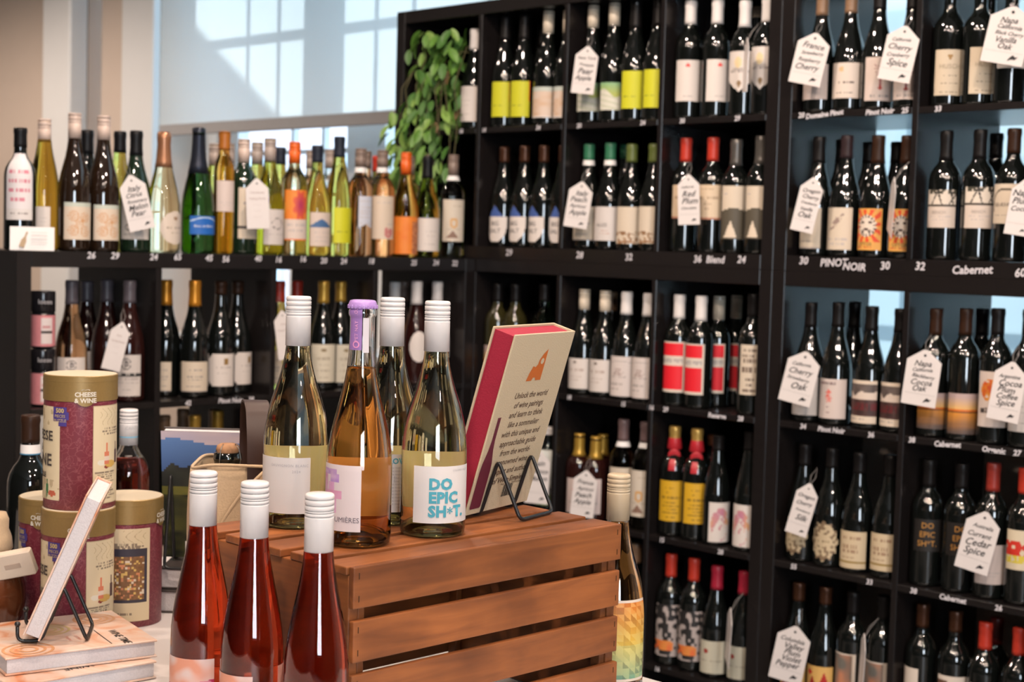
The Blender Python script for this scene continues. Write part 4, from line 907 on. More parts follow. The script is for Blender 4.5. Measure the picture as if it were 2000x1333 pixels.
# ---------------------------------------------------------------- trailing plant
pl = empty('trailing_plant', (.19, .12, 1.8535), 'bushy green trailing plant spilling out of the top-left cubby', 'plant')
def leaf_mesh(k):
    n = 7; v, f = [], []
    for i in range(n):
        t = i/(n-1); wd_ = .5*math.sin(PI*min(1, t*.93+.05))**.75*(1 if t < .98 else .1); dr = -.22*t*t
        v += [(-wd_*.52, t, dr+.14*wd_), (0, t, dr-.03), (wd_*.52, t, dr+.14*wd_)]
    for i in range(n-1):
        for s in range(2): f.append((i*3+s, i*3+s+1, (i+1)*3+s+1, (i+1)*3+s))
    return pydata('leaf', v, f, True)
LF = [leaf_mesh(0)]
LM = [mat('leaf_green_a', (.11, .25, .035), rough=.5, noise=.35, nscale=3), mat('leaf_green_b', (.06, .16, .028), rough=.5, noise=.35, nscale=3), mat('leaf_green_c', (.20, .34, .07), rough=.5, noise=.3, nscale=3), mat('leaf_brown', (.16, .085, .03), rough=.6, noise=.3, nscale=3)]
LMESH = []
for m in LM:
    c = LF[0].copy(); c.materials.append(m); LMESH.append(c)
stems = []
for k in range(9):
    x0 = -.13+.030*k; st = []
    for i in range(9):
        t = i/8; st.append((x0+.012*math.sin(k*2+i), .03-.18*min(1, t*2.6)+(.012 if t > .4 else 0), .16+.10*math.sin(min(1, t*2.6)*PI)*(.6+.4*math.sin(k))-max(0, t-.3)*(.46+.10*math.sin(k*1.7))))
    stems.append(st)
    obj('stem', tube(st, .0018, 5), mat('plant_stem', (.09, .08, .03), rough=.7), pl)
def add_leaf(p, yaw, droop, s, mi):
    o = bpy.data.objects.new('leaf', LMESH[mi]); COL.objects.link(o); o.parent = pl; o.location = p; o.rotation_euler = (-droop, R_.uniform(-.5, .5), yaw); o.scale = (s*.95, s, s)
rp = R_
for k in range(290):
    if k < 130:
        x, z = rp.uniform(-.115, .135), rp.uniform(.01, .31); y = -.115+rp.uniform(-.03, .06)
        if abs(x) > .10 and z > .25: z -= .08
        if x > .085: x -= rp.uniform(0, .1)
    else:
        z = rp.uniform(-.33, .06); x = -.01+rp.uniform(-.125, .125); y = -.17+rp.uniform(-.03, .03)
        if z < -.2: x = .0+rp.uniform(-.11, .11)
    mi = rp.choices((0, 1, 2, 3), (5, 3, 4, .3))[0]
    add_leaf((x, y, z), PI+rp.uniform(-1.2, 1.2), rp.uniform(.7, 1.45), rp.uniform(.044, .062), mi)

# ---------------------------------------------------------------- table and crate
TZ = .905
tb = empty('display_table', (2.1, -2.2, 0), 'white display table carrying the crate, books and bottles', 'table')
obj('table_top', box_mesh(-.86, .80, -.75, .693, TZ-.03, TZ, .003, 2), mat('white_table_top', (.62, .58, .565), rough=.35, noise=.05, nscale=5), tb)
for sx in (-.8, .74):
    for sy in (-.69, .63): obj('leg', box_mesh(sx-.02, sx+.02, sy-.02, sy+.02, 0, TZ-.03, .002), BLACKWIRE, tb)
CX0, CX1, CY0, CY1, CZ = 2.109, 2.421, -2.098, -1.649, 1.15
ct = empty('wooden_crate', ((CX0+CX1)/2, (CY0+CY1)/2, TZ), 'reddish-brown slatted wooden crate standing upside down on the table', 'crate')
def plank(n, x0, x1, y0, y1, z0, z1, rot=None):
    c = Vector(((x0+x1)/2, (y0+y1)/2, (z0+z1)/2)); hx, hy, hz = (x1-x0)/2, (y1-y0)/2, (z1-z0)/2
    if rot == 'end':   # grain runs along X
        o = obj(n, box_mesh(-hy, hy, -hx, hx, -hz, hz, .0016, 2), WOOD, ct, loc=c-Vector(ct.location), rot=(0, 0, PI/2))
    else: o = obj(n, box_mesh(-hx, hx, -hy, hy, -hz, hz, .0014, 2), WOOD, ct, loc=c-Vector(ct.location))
    return o
for k in range(5):
    x1 = CX1-.0655*k-(.0085 if k == 0 else 0); x0 = CX1-.0655*k-.0505
    plank('top_slat', x0, x1, CY0-.004+.003*(k % 2), CY1+.002*(k % 2), CZ-.0095, CZ)
for (y0, y1) in ((CY0, CY0+.014), (CY1-.014, CY1)): plank('end_panel', CX0+.009, CX1-.0085, y0, y1, TZ+.001, CZ-.0095, 'end')
for sx in (0, 1):
    for k in range(4):
        z1 = CZ-k*.0610; z0 = z1-.0470
        if sx: plank('side_slat', CX1-.0085, CX1, CY0+.001*(k % 2), CY1-.001*(k % 3), max(z0, TZ+.0015), z1)
        else: plank('side_slat', CX0, CX0+.009, CY0, CY1, max(z0, TZ+.0015), z1-.010 if k == 0 else z1)
for yy in (CY0+.02, CY1-.02):
    for xx in (CX0+.018, CX1-.018): plank('corner_post', xx-.008, xx+.008, yy-.005, yy+.005, TZ+.001, CZ-.010)
NAIL = mat('dark_staple', (.06, .035, .02), rough=.5, metal=.6)
for yy in (CY0+.008, CY1-.008):
    for k in range(4):
        for dz in (.010, .036): obj('staple', box_mesh(-.0003, .0003, -.0005, .0005, -.0035, .0035), NAIL, ct, loc=Vector((CX1+.0001, yy, CZ-k*.061-dz))-Vector(ct.location))

# ---------------------------------------------------------------- the bottles on the crate and in front of it
FGLASS = glass_mat('clear_flint_glass', (.96, .97, .95), ior=1.5)
CAPW = mat('white_screw_cap', (.66, .635, .63), rough=.32, noise=.02, nscale=50)
def shell(pf, th=.0026, seg=56, punt=.018):
    """closed glass shell: outside, lip, inside and a punt in the base"""
    out = [(r, z) for r, z in pf if r > 1e-6]
    R0 = out[0][0]
    base = [(0, punt), (R0*.35, punt*.9), (R0*.7, punt*.45), (R0*.86, .0012), (R0*.95, .0)]
    inn = [(max(r-th, .004), z) for r, z in out if z > .012][::-1]
    inb = [(R0*.95-.001, .0065), (R0*.8, .006), (R0*.6, punt*.55+.005), (R0*.3, punt+.0035), (0, punt+.0045)]
    return lathe(base+out[1:]+inn+inb, seg)
def liquid(pf, fill, th=.0026, seg=56, punt=.018):
    out = [(r, z) for r, z in pf if r > 1e-6]; R0 = out[0][0]; e = .00025
    inb = [(0, punt+.0045-e), (R0*.3, punt+.0035-e), (R0*.6, punt*.55+.005-e), (R0*.8, .006-e), (R0*.95-.001+e, .0065-e)]
    side = [(max(r-th, .004)+e, z) for r, z in out if .012 < z < fill]
    side.append((rad_at(pf, fill)-th+e, fill)); 
    return lathe(inb+side+[(0, fill)], seg)
def screw_cap(H, ln=.062, r=.0158):
    z = H-ln; g = .0009
    pts = [(r-.0012, z), (r, z), (r, z+.036)]
    for zz in (.0372, .0412, .0436, .0492, .0556): pts += [(r, z+zz), (r-g, z+zz+.0004), (r-g, z+zz+.0011), (r, z+zz+.0015)]
    pts += [(r, H-.0028), (r-.0006, H-.0008), (r-.002, H), (0, H)]
    pts = sorted(pts[:-1], key=lambda p: p[1])+[(0, H)]
    return lathe(pts, 44)
FB = [(0, 0), (.0385, .0), (.0402, .003), (.0408, .009), (.0408, .105), (.0396, .120), (.0380, .132), (.0355, .145), (.0320, .158), (.0282, .170), (.0242, .182), (.0206, .195), (.0178, .207), (.0160, .217), (.0150, .226), (.0146, .240), (.0146, .287), (0, .287)]
FP = [(0, 0), (.0365, .0), (.0386, .003), (.0392, .009), (.0392, .092), (.0380, .110), (.0362, .123), (.0340, .136), (.0312, .148), (.0282, .160), (.0252, .172), (.0223, .184), (.0196, .196), (.0174, .209), (.0158, .225), (.0149, .245), (.0146, .270), (.0164, .273), (.0164, .278), (.0148, .281), (.0148, .288), (0, .288)]
FR = [(0, 0), (.0330, .0), (.0345, .003), (.0352, .009), (.0352, .135), (.0345, .155), (.0328, .172), (.0300, .190), (.0266, .208), (.0228, .226), (.0195, .243), (.0170, .260), (.0154, .278), (.0150, .300), (.0150, .332), (0, .332)]
LIQ = dict(white=glass_mat('pale_white_wine', (.985, .90, .56), ior=1.34), rose=glass_mat('orange_rose_wine', (.985, .52, .16), ior=1.34), red=glass_mat('deep_pink_red_wine', (.52, .062, .022), ior=1.34))
def av_of(x, y): return math.atan2(CAM.y-y, CAM.x-x)
def fg_bottle(x, y, z, pf, H, fill, liq, label, name='wine_bottle', cap=True, capmat_=CAPW, group='bottles on and around the crate'):
    b = empty(name, (x, y, z), label, 'bottle', group)
    obj('bottle_body', shell(pf), FGLASS, b); obj('wine', liquid(pf, fill), LIQ[liq], b)
    if cap: obj('screw_cap', screw_cap(H), capmat_, b)
    return b
def papers(b, pf, a0, a1, z0, z1, painter, nu=40, nv=40, name='label', mask=None): return obj(name, patch(pf, a0, a1, z0, z1, nu, nv, painter, off=.0004, mask=mask), PAINT, b)
def thin_paper():
    m = bpy.data.materials.new('thin_back_label_paper'); m.use_nodes = True; N = m.node_tree.nodes; L = m.node_tree.links; N.clear()
    t = N.new('ShaderNodeBsdfTranslucent'); d = N.new('ShaderNodeBsdfDiffuse'); a = N.new('ShaderNodeAddShader'); o = N.new('ShaderNodeOutputMaterial'); c = N.new('ShaderNodeVertexColor'); c.layer_name = 'Col'
    h = N.new('ShaderNodeMix'); h.data_type = 'RGBA'; h.inputs['Factor'].default_value = .0; h.inputs[7].default_value = (0, 0, 0, 1); L.new(c.outputs['Color'], h.inputs[6])
    L.new(h.outputs[2], t.inputs[0]); L.new(h.outputs[2], d.inputs[0]); L.new(t.outputs[0], a.inputs[0]); L.new(d.outputs[0], a.inputs[1]); L.new(a.outputs[0], o.inputs[0]); return m
THINP = thin_paper()
def papers(b, pf, a0, a1, z0, z1, painter, nu=40, nv=40, name='label', mask=None): return obj(name, patch(pf, a0, a1, z0, z1, nu, nv, painter, off=.0004, mask=mask), THINP if name == 'back_label' else PAINT, b)
LW = (.66, .62, .60); TEAL = (.06, .33, .42)
# "do epic" bottle
x, y = 2.320, -1.892; A = av_of(x, y)
b = fg_bottle(x, y, CZ+.0005, FB, .289, .236, 'white', 'white wine bottle with teal lettered square label, rightmost on the crate')
l = papers(b, FB, A-.62, A+1.45, .019, .089, lambda u, v: LW)
for s, dz in (('DO', .0665), ('EPIC', .0500), ('SH|*|T.', .0330)):
    xo = 0
    for part in s.split('|'):
        star = part == '*'
        src = text_mesh(part, .0185, align='LEFT', bold=.0002 if star else .0009, space=1.06); ex = max(v.co.x for v in src.vertices)
        obj('lettering', map_mesh(src, lambda c: Vector(((.0408+.0011)*math.cos(A-.13+(c.x+xo)/.0412), (.0408+.0011)*math.sin(A-.13+(c.x+xo)/.0412), dz+c.y-(.002 if star else 0)))), ink(TEAL), l)
        xo += ex+.0012
obj('print', wrap_text('COLUMBIA VALLEY', .0032, FB, A+.93, .0835, off=.0010), ink((.4, .4, .42)), l)
papers(b, FB, A+PI-1.0, A+PI+.90, .022, .098, lambda u, v: (.88, .80, .58), name='back_label')
# sauvignon blanc bottle
x, y = 2.173, -1.994; A = av_of(x, y)
b = fg_bottle(x, y, CZ+.0005, FB, .289, .236, 'white', 'white wine bottle with plain pale label, leftmost on the crate')
l = papers(b, FB, A-1.62, A+.46, .020, .090, lambda u, v: LW)
obj('lettering', wrap_text('SAUVIGNON BLANC', .0046, FB, A-.20, .0800, off=.0010, space=1.2), ink((.42, .40, .42)), l)
obj('lettering', wrap_text('2024', .0046, FB, A+.02, .0725, off=.0010, space=1.2), ink((.42, .40, .42)), l)
obj('lettering', wrap_text('.', .012, FB, A-1.0, .032, off=.0010), ink((.05, .15, .3)), l)
papers(b, FB, A+PI-1.1, A+PI+.80, .024, .096, lambda u, v: (.88, .80, .58), name='back_label')
# back-label bottle
x, y = 2.224, -1.883; A = av_of(x, y)
b = fg_bottle(x, y, CZ+.0005, FB, .289, .236, 'white', 'white wine bottle turned to show its back label, behind the purple-capped one')
l = papers(b, FB, A-.05, A+1.35, .018, .092, lambda u, v: LW)
obj('lettering', wrap_text('GROWN', .0100, FB, A+.26, .083, off=.0010, bold=.0003), ink(TEAL), l)
for i in range(13): obj('print', wrap_text(('THE FINEST VINEYARDS' if i not in (3, 4) else 'fine - clean') if i != 12 else 'CASCADIA', .0030 if i not in (3, 4) else .0052, FB, A+.42, .0745-.0042*i, off=.0010), ink((.38, .34, .36)), l)
papers(b, FB, A+PI-.5, A+PI+.8, .022, .094, lambda u, v: (.88, .80, .58), name='back_label')
# pet-nat bottle
x, y = 2.314, -2.006; A = av_of(x, y)
b = fg_bottle(x, y, CZ+.0005, FP, .290, .212, 'rose', 'sparkling rosé bottle with purple crown cap standing on the crate', cap=False)
PUR = (.30, .16, .44); PNK = (.62, .24, .38)
def P_pet(u, v):
    for (u0, u1, v0, v1, c) in ((.10, .56, .84, .92, PUR), (.05, .30, .58, .86, (.55, .22, .40)), (.40, .60, .74, .86, (.36, .2, .5)), (.34, .50, .60, .74, (.6, .3, .5)), (.18, .66, .48, .60, PNK), (.36, .56, .26, .50, (.62, .26, .42))):
        if u0 < u < u1 and v0 < v < v1: return mixc(c, (.62, .42, .55), vn(u*14, v*16)*.8)
    return tl(u, v, [(.10, .006, .3, .55)], (.63, .54, .54), LG)
l = papers(b, FP, A-1.70, A+.07, .020, .098, P_pet, 56, 56)
obj('lettering', wrap_text('LUMIÈRES', .0085, FP, A-.42, .0335, off=.0010), ink((.16, .13, .15)), l)
obj('crown_cap', lathe([(.0150, .2805), (.0172, .2810), (.0176, .2835), (.0160, .2880), (.0150, .2900), (.0120, .2908), (0, .2910)], 42), mat('purple_crown_cap', (.40, .24, .56), rough=.35, noise=.03), b)
for k in range(21):
    a = 2*PI*k/21; obj('crimp', box_mesh(-.0010, .0010, -.0007, .0007, -.0022, .0022, .0004), MATS['purple_crown_cap'], b, loc=(.0173*math.cos(a), .0173*math.sin(a), .2828), rot=(0, 0, a+PI/2))
sg = papers(b, FP, A-1.15, A-.02, .232, .287, lambda u, v: (.28, .15, .40), 14, 30, name='neck_strip')
src = text_mesh('PET NAT  ROSE', .0056, bold=.0001, space=1.15)
obj('lettering', map_mesh(src, lambda c: Vector(((rad_at(FP, .262+c.x)+.0009)*math.cos(A-.45-c.y/.0155), (rad_at(FP, .262+c.x)+.0009)*math.sin(A-.45-c.y/.0155), .2635+c.x))), ink((.62, .30, .52)), sg)
obj('emblem', map_mesh(lathe([(.0028, 0), (.0042, 0)], 14), lambda c: Vector(((rad_at(FP, .239)+.0012)*math.cos(A-.45+c.x/.0158), (rad_at(FP, .239)+.0012)*math.sin(A-.45+c.x/.0158), .2385+c.y))), ink((.70, .28, .50)), sg)
papers(b, FP, A+.05, A+.55, .229, .270, lambda u, v: (.58, .54, .58), 8, 14, name='paper_tab')
papers(b, FP, A+PI-1.0, A+PI+.6, .024, .098, lambda u, v: (.90, .74, .56), name='back_label')
# three tall red bottles in front
def P_peachy(u, v):
    if v < .60+.12*u:
        d = math.hypot((u-.85)/.22, (v-.58)/.2)
        if d < 1: return (.46, .02, .09) if not .5 < d < .72 else (.62, .2, .26)
        return (.62, .25, .30) if vn(u*4, v*6) > .45 else (.50, .03, .12)
    n = vn(u*5+v*4, v*7-u*3); return mixc((.66, .28, .18), (.66, .50, .46), n*1.5-.3)
for (x, y, a0, a1, w) in ((2.234, -2.171, -1.55, .44, 'leftmost'), (2.328, -2.166, -1.95, .03, 'middle'), (2.432, -2.156, -3.3, -1.35, 'rightmost')):
    A = av_of(x, y)
    b = fg_bottle(x, y, TZ+.0005, FR, .335, .292, 'red', w+' of the three tall pink-red wine bottles before the crate', group='tall red bottles before the crate')
    papers(b, FR, A+a0, A+a1, .04, .124, P_peachy, 60, 60); papers(b, FR, A+a1+.9, A+a1+2.4, .05, .132, lambda u, v: (.62, .36, .30), 10, 10, name='back_label')
# bottle behind the far end of the crate
x, y = 2.371, -1.600; A = av_of(x, y); FBT = [(r, z*.300/.289) for r, z in FB]
b = fg_bottle(x, y, TZ+.0005, FBT, .300, .235, 'rose', 'rosé bottle with coloured mosaic label behind the far end of the crate', capmat_=mat('beige_screw_cap', (.50, .40, .27), rough=.35, noise=.03))
def P_mosaic(u, v):
    if v < .03 or v > .97: return (.62, .54, .46)
    i, j = int(u*9), int(v*12); f1 = (u*9-i)+(v*12-j) > 1; k = h2(i*2+f1, j)
    c = mixc((.10, .30, .22), (.62, .50, .12), v*2) if v < .45 else mixc((.62, .42, .06), (.64, .18, .02), (v-.45)*2)
    return mixc(c, (.62, .56, .22), k*.35) if k > .45 else mixc(c, (.08, .05, .02), .45-k)
papers(b, FBT, A-.9, A+1.3, .025, .135, P_mosaic, 90, 96)
# bottles standing behind the puzzle tins
NB = prof_of('bord', .300)
def P_side(u, v): return W_
b = make_bottle(1.368, -1.936, TZ+.0005, 'bord', 'dk', .300, 'brown', .045, 0, 1, 0, 1, '-', 'dark red-wine bottle with brown capsule and white neck band, behind the tins', 'bottles on and around the crate')
obj('neck_band', lathe([(.0166, .236), (.0160, .252)], 20), WHITE, b); obj('blue_line', lathe([(.0170, .2355), (.0169, .2375)], 20), ink((.05, .22, .38)), b)
b = fg_bottle(1.369, -1.752, TZ+.0005, [(r, z) for r, z in PROF['bord'][:-3]]+[(.0150, .297), (0, .297)], .300, .215, 'red', 'rosé bottle with white screw cap behind the puzzle tins')
obj('blue_line', lathe([(.0160, .2512), (.0160, .2530)], 24), ink((.12, .42, .62)), b); obj('print', wrap_text('CANTINA', .008, [(0, 0), (.0160, 0), (.0160, .4), (0, .4)], av_of(1.369, -1.752)+.7, .268, off=.0004), ink((.45, .45, .46)), b)

# ---------------------------------------------------------------- puzzle tins
def maroon():
    m, N, L, P = principled('maroon_patterned_paper')
    tc = N.new('ShaderNodeTexCoord'); nz = N.new('ShaderNodeTexNoise'); nz.inputs['Scale'].default_value = 60; nz.inputs['Detail'].default_value = 1.5
    vo = N.new('ShaderNodeTexVoronoi'); vo.feature = 'DISTANCE_TO_EDGE'; vo.inputs['Scale'].default_value = 85
    mv = N.new('ShaderNodeMix'); mv.data_type = 'VECTOR'; mv.inputs['Factor'].default_value = .05; L.new(tc.outputs['Object'], mv.inputs[4]); L.new(nz.outputs['Color'], mv.inputs[5]); L.new(tc.outputs['Object'], nz.inputs['Vector']); L.new(mv.outputs[1], vo.inputs['Vector'])
    r = N.new('ShaderNodeValToRGB'); r.color_ramp.elements[0].position = .0; r.color_ramp.elements[0].color = (.27, .075, .085, 1); r.color_ramp.elements[1].position = .07; r.color_ramp.elements[1].color = (.165, .020, .036, 1)
    L.new(vo.outputs['Distance'], r.inputs[0]); L.new(r.outputs[0], P.inputs['Base Color']); P.inputs['Roughness'].default_value = .42; return m
MAR = maroon(); GOLDP = mat('matt_gold_paper', (.27, .175, .060), rough=.42, metal=.35, noise=.1, nscale=300); CREAM = (.60, .50, .33)
CANR, CANH = .0525, .198
CPF = [(0, 0), (CANR, 0), (CANR, .4), (0, .4)]
def P_title(u, v):
    if vn(u*9, v*16, 3) > .70 and (v > .80 or v < .22): return (.42, .33, .20)
    if ell(u, v, .62, .12, .05, .10): return (.05, .16, .06)
    if ell(u, v, .78, .07, .12, .03): return (.45, .10, .05)
    return CREAM
def P_story(u, v):
    if u < .02 or u > .98 or v < .01 or v > .99: return (.45, .36, .22)
    if .80 < v < .97 and .2 < u < .85 and abs(math.sin(u*19+math.sin(v*40)*1.5)) < .2: return (.42, .33, .20)
    if .40 < v < .62:
        if abs(u-.40) < (.085 if v < .53 else .03): return (.56, .17, .09) if not .44 < v < .48 else (.62, .5, .4)
        if abs(u-.80) < (.07 if v < .54 else .024): return (.07, .03, .03)
    if ell(u, v, .55, .40, .20, .035): return (.55, .34, .08)
    if ell(u, v, .24, .42, .12, .03): return (.62, .58, .48)
    if ell(u, v, .40, .375, .08, .018): return (.20, .03, .02)
    return tl(u, v, [(.76, .009, .3, .9), (.735, .009, .25, .95), (.71, .009, .3, .9)]+[(.32-.024*i, .0065, .12 if i % 4 else .06, .85-.3*h2(i, 2)) for i in range(12)], CREAM, (.22, .17, .12))
def P_image(u, v):
    if .14 < u < .93 and .20 < v < .78:
        if v > .70 or u < .2 or u > .87 or v < .23: return (.035, .030, .045)
        n = h2(int(u*22), int(v*44)); return (.60, .40, .12) if n > .84 else (.55, .22, .10) if n > .72 else (.62, .52, .40) if n > .67 else mixc((.16, .075, .028), (.26, .13, .05), n)
    if .83 < v < .98 and .4 < u < .9 and abs(math.sin(u*17+math.sin(v*36)*1.5)) < .2: return (.42, .33, .20)
    return tl(u, v, [(.83, .010, .2, .7), (.81, .010, .15, .85), (.79, .010, .2, .8), (.08, .010, .3, .6)], CREAM, (.22, .17, .12))
def cwrap(s, size, a, z, **k): return wrap_text(s, size, CPF, a, z, off=.0016, **k)
def puzzle_tin(x, y, z, view, label, image=False):
    """view: angle of the badge to the right of the line to the camera"""
    t = empty('puzzle_tin', (x, y, z), label, 'tin', 'cheese and wine puzzle tins'); B = av_of(x, y)+view
    obj('tube', lathe([(0, 0), (CANR-.001, 0), (CANR, .001), (CANR, CANH-.034)], 56), MAR, t)
    ld = obj('lid', sharpen(lathe([(CANR+.0004, CANH-.038), (CANR+.0013, CANH-.0375), (CANR+.0013, CANH-.0010), (CANR-.0005, CANH)], 56)), GOLDP, t)
    obj('lid_top', lathe([(CANR-.0005, CANH), (CANR-.004, CANH+.0002), (0, CANH+.0002)], 56), mat('cream_lid_paper', (.56, .48, .35), rough=.5, noise=.05, nscale=30), ld)
    obj('lid_seam', lathe([(CANR+.0016, CANH-.0090), (CANR+.0018, CANH-.0085), (CANR+.0016, CANH-.0080)], 56), GOLDP, ld)
    if not image:
        p = obj('title_panel', patch(CPF, B-2.0, B-.70, .014, .152, 40, 60, P_title, off=.0006), PAINT, t)
        for s, dz, sz in (('CHEESE', .108, .020), ('&', .090, .014), ('WINE', .072, .025), ('PUZZLE', .050, .010)): obj('lettering', cwrap(s, sz, B-1.55, dz, bold=.0004), ink((.05, .035, .03)), p)
        obj('story_panel', patch(CPF, B+.22, B+1.35, .008, .154, 56, 110, P_story, off=.0006), PAINT, t)
        s5 = obj('puzzle_badge', patch(CPF, B-.92, B-.44, .124, .152, 16, 12, lambda u, v: (.055, .035, .20) if not (.5 < u < .8 and v < .28 and False) else (.1, .1, .1), off=.0010, mask=lambda u, v: not ((v < .25 and u < .4) or (u > .86 and not .35 < v < .75))), PAINT, t)
        obj('lettering', cwrap('500', .009, B-.70, .1465, bold=.0003), ink((.50, .38, .16)), s5); obj('lettering', cwrap('PIECES', .006, B-.70, .1385), ink((.50, .38, .16)), s5); obj('lettering', cwrap('PUZZLE', .006, B-.70, .1320), ink((.50, .38, .16)), s5)
    else:
        obj('picture_panel', patch(CPF, B-1.85, B-.50, .010, .154, 60, 120, P_image, off=.0006), PAINT, t)
    disc = lambda c: Vector(((CANR+.0022)*math.cos(B+c.x/CANR), (CANR+.0022)*math.sin(B+c.x/CANR), CANH-.030+c.y))
    bd_ = obj('round_badge', map_mesh(lathe([(0, 0), (.007, 0), (.0145, 0)], 30), disc), GOLDP, t)
    WHI = ink((.62, .57, .48))
    for s, dz, sz in (('CHEESE', .003, .0092), ('& WINE', -.006, .0092)):
        obj('lettering', wrap_text(s, sz, CPF, B, CANH-.030+dz, off=.0030, bold=.0003), WHI, bd_)
    obj('flourish', map_mesh(tube([(-.006, .0095, 0), (-.003, .0108, 0), (0, .0098, 0), (.003, .0108, 0), (.006, .0095, 0)], .0004, 5), lambda c: Vector(((CANR+.0030)*math.cos(B+c.x/CANR), (CANR+.0030)*math.sin(B+c.x/CANR), CANH-.030+c.y))), WHI, bd_)
    return t
mx_, my_ = 1.668, -2.014
puzzle_tin(mx_, my_, TZ+.0005, .0, 'maroon puzzle tin with gold lid standing in front, carrying another')
puzzle_tin(1.623, -1.903, TZ+.0005, 1.17, 'maroon puzzle tin showing the finished picture, standing at right of the tins', image=True)
puzzle_tin(1.559, -1.994, TZ+.0005, -.40, 'maroon puzzle tin with gold lid standing at the left of the tins')
puzzle_tin(mx_-.008, my_+.006, TZ+.0005+CANH+.0005, .13, 'maroon puzzle tin with gold lid stacked on top of the others')

# ---------------------------------------------------------------- books and wire easels
def book(name, label, M, W, H, T, covm, pagem, group=None, spine_round=False):
    """local axes: x along the width from the fore-edge (0) to the spine (W), y up the height, z through the thickness"""
    b = empty(name, (0, 0, 0), label, 'book', group); b.matrix_world = M; ct_ = .0026; ov = .003
    obj('cover_board', box_mesh(0, W, 0, H, 0, ct_, .0006), covm, b, label='front cover'); obj('cover_board', box_mesh(0, W, 0, H, T-ct_, T, .0006), covm, b, label='back cover')
    obj('spine', box_mesh(W-ct_, W, 0, H, ct_*.5, T-ct_*.5, .0006), covm, b)
    obj('page_block', box_mesh(ov, W-ct_-.001, ov, H-ov, ct_+.0002, T-ct_-.0002), pagem, b)
    return b
def on_back(b, mesh, m, T, name, x, y, s=1.0, rz=0):
    return obj(name, mesh, m, b, loc=(x, y, T+.0004), rot=(0, 0, rz))
def easel(label, base, w, n, span, reach, apex, lean, front):
    """bent black wire: two hooks in front, two inverted Vs behind, joined by a rear rod"""
    e = empty('book_easel', base, label, 'book stand'); r = .0026; Z = Vector((0, 0, 1)); z0 = Z*r; pts = []
    def leg(s): 
        o = w*(span/2*s); return [o-n*front+Z*.026, o-n*front+z0, o+z0, o+n*lean+Z*apex, o+n*reach+z0]
    a, c = leg(-1), leg(1)
    obj('wire_frame', tube(smooth_path(a+c[::-1], .010), r, 8), BLACKWIRE, e)
    for q in (a[0], c[0]): obj('tip', lathe([(0, -.004), (.003, -.003), (.0042, 0), (.003, .003), (0, .004)], 12), BLACKWIRE, e, loc=q)
    return e
Zv = Vector((0, 0, 1))
# cream book leaning on the crate, back cover towards the room
BW, BH, BTk = .156, .250, .036
w = Vector((-.2368, .9716, 0)).normalized(); n = Vector((w.y, -w.x, 0)); th = .28
hdir = (n*math.sin(th)+Zv*math.cos(th)); zdir = w.cross(hdir)     # outward normal of the back cover
bl0 = Vector((2.283, -1.801, CZ+.0062))
CLOTH = mat('cream_book_cloth', (.53, .43, .29), rough=.65, noise=.06, nscale=500, bump=.25); REDP = mat('red_page_edges', (.30, .008, .030), rough=.7, noise=.12, nscale=500, bump=.2)
bk = book('hardcover_book', 'cream cloth book with red page edges leaning on the crate', frame(bl0-zdir*BTk, w, hdir, zdir), BW, BH, BTk, CLOTH, REDP)
BRN = ink((.10, .055, .035))
for i, s in enumerate(('Unlock the world', 'of wine pairings', 'and learn to think', 'like a sommelier', 'with this unique and', 'approachable guide', 'from the world-', 'renowned wine', 'expert and author', 'of Wine Simple.')):
    on_back(bk, text_mesh(s, .0118, shear=.25, bold=.00012), BRN, BTk, 'lettering', BW*.53, BH*.655-.0135*i)
ch = [(0, 0), (.020, .012), (.024, .030), (.030, .034), (.036, .044), (.050, .062), (.066, .070), (.052, .0), (.036, .0), (.034, .005), (.028, .006), (.024, .001)]
chv = [(x*.60-.020, y*.52, 0) for x, y in [(.0, .0), (.006, .020), (.016, .040), (.026, .036), (.034, .044), (.036, .056), (.046, .070), (.062, .084), (.062, .0), (.040, 0), (.036, .008), (.027, .008), (.023, 0)]]
on_back(bk, pydata('cheese', chv, [tuple(range(len(chv)))]), ink((.50, .12, .015)), BTk, 'cheese_motif', BW*.50, BH*.735)
on_back(bk, lathe([(0, 0), (.0042, 0)], 16), CLOTH, BTk+.0003, 'cheese_hole', BW*.50+.009, BH*.735+.027)
bv = [(-.013, 0), (-.011, -.002), (.011, -.002), (.013, 0), (.013, .050), (.0115, .062), (.006, .080), (.0038, .094), (.0036, .124), (.0040, .126), (-.0040, .126), (-.0036, .124), (-.0038, .094), (-.006, .080), (-.0115, .062), (-.013, .050)]
on_back(bk, pydata('bottle', [(x, y, 0) for x, y in bv], [tuple(range(len(bv)))]), ink((.12, .012, .03)), BTk, 'bottle_motif', .0175, .010)
def barcode(b, T, x, y, s):
    xx = 0
    for i in range(26):
        ww = (.4+1.2*h2(i, 7))*.0007*s
        if i % 2 == 0: obj('barcode_bar', box_mesh(0, ww, 0, .014*s, 0, .0001), INK, b, loc=(x+xx, y, T+.0003))
        xx += ww
barcode(bk, BTk, BW*.50, .017, 1.25)
for i in range(2): on_back(bk, text_mesh('Food & Drink - Wine and Spirits', .0042), BRN, BTk, 'lettering', BW*.62, .042-.006*i)
easel('black wire easel holding the cream book on the crate', bl0+w*(BW*.50)-Zv*.0062+Vector((0, 0, .0006)), w, n, .084, .062, .078, .026, .048)
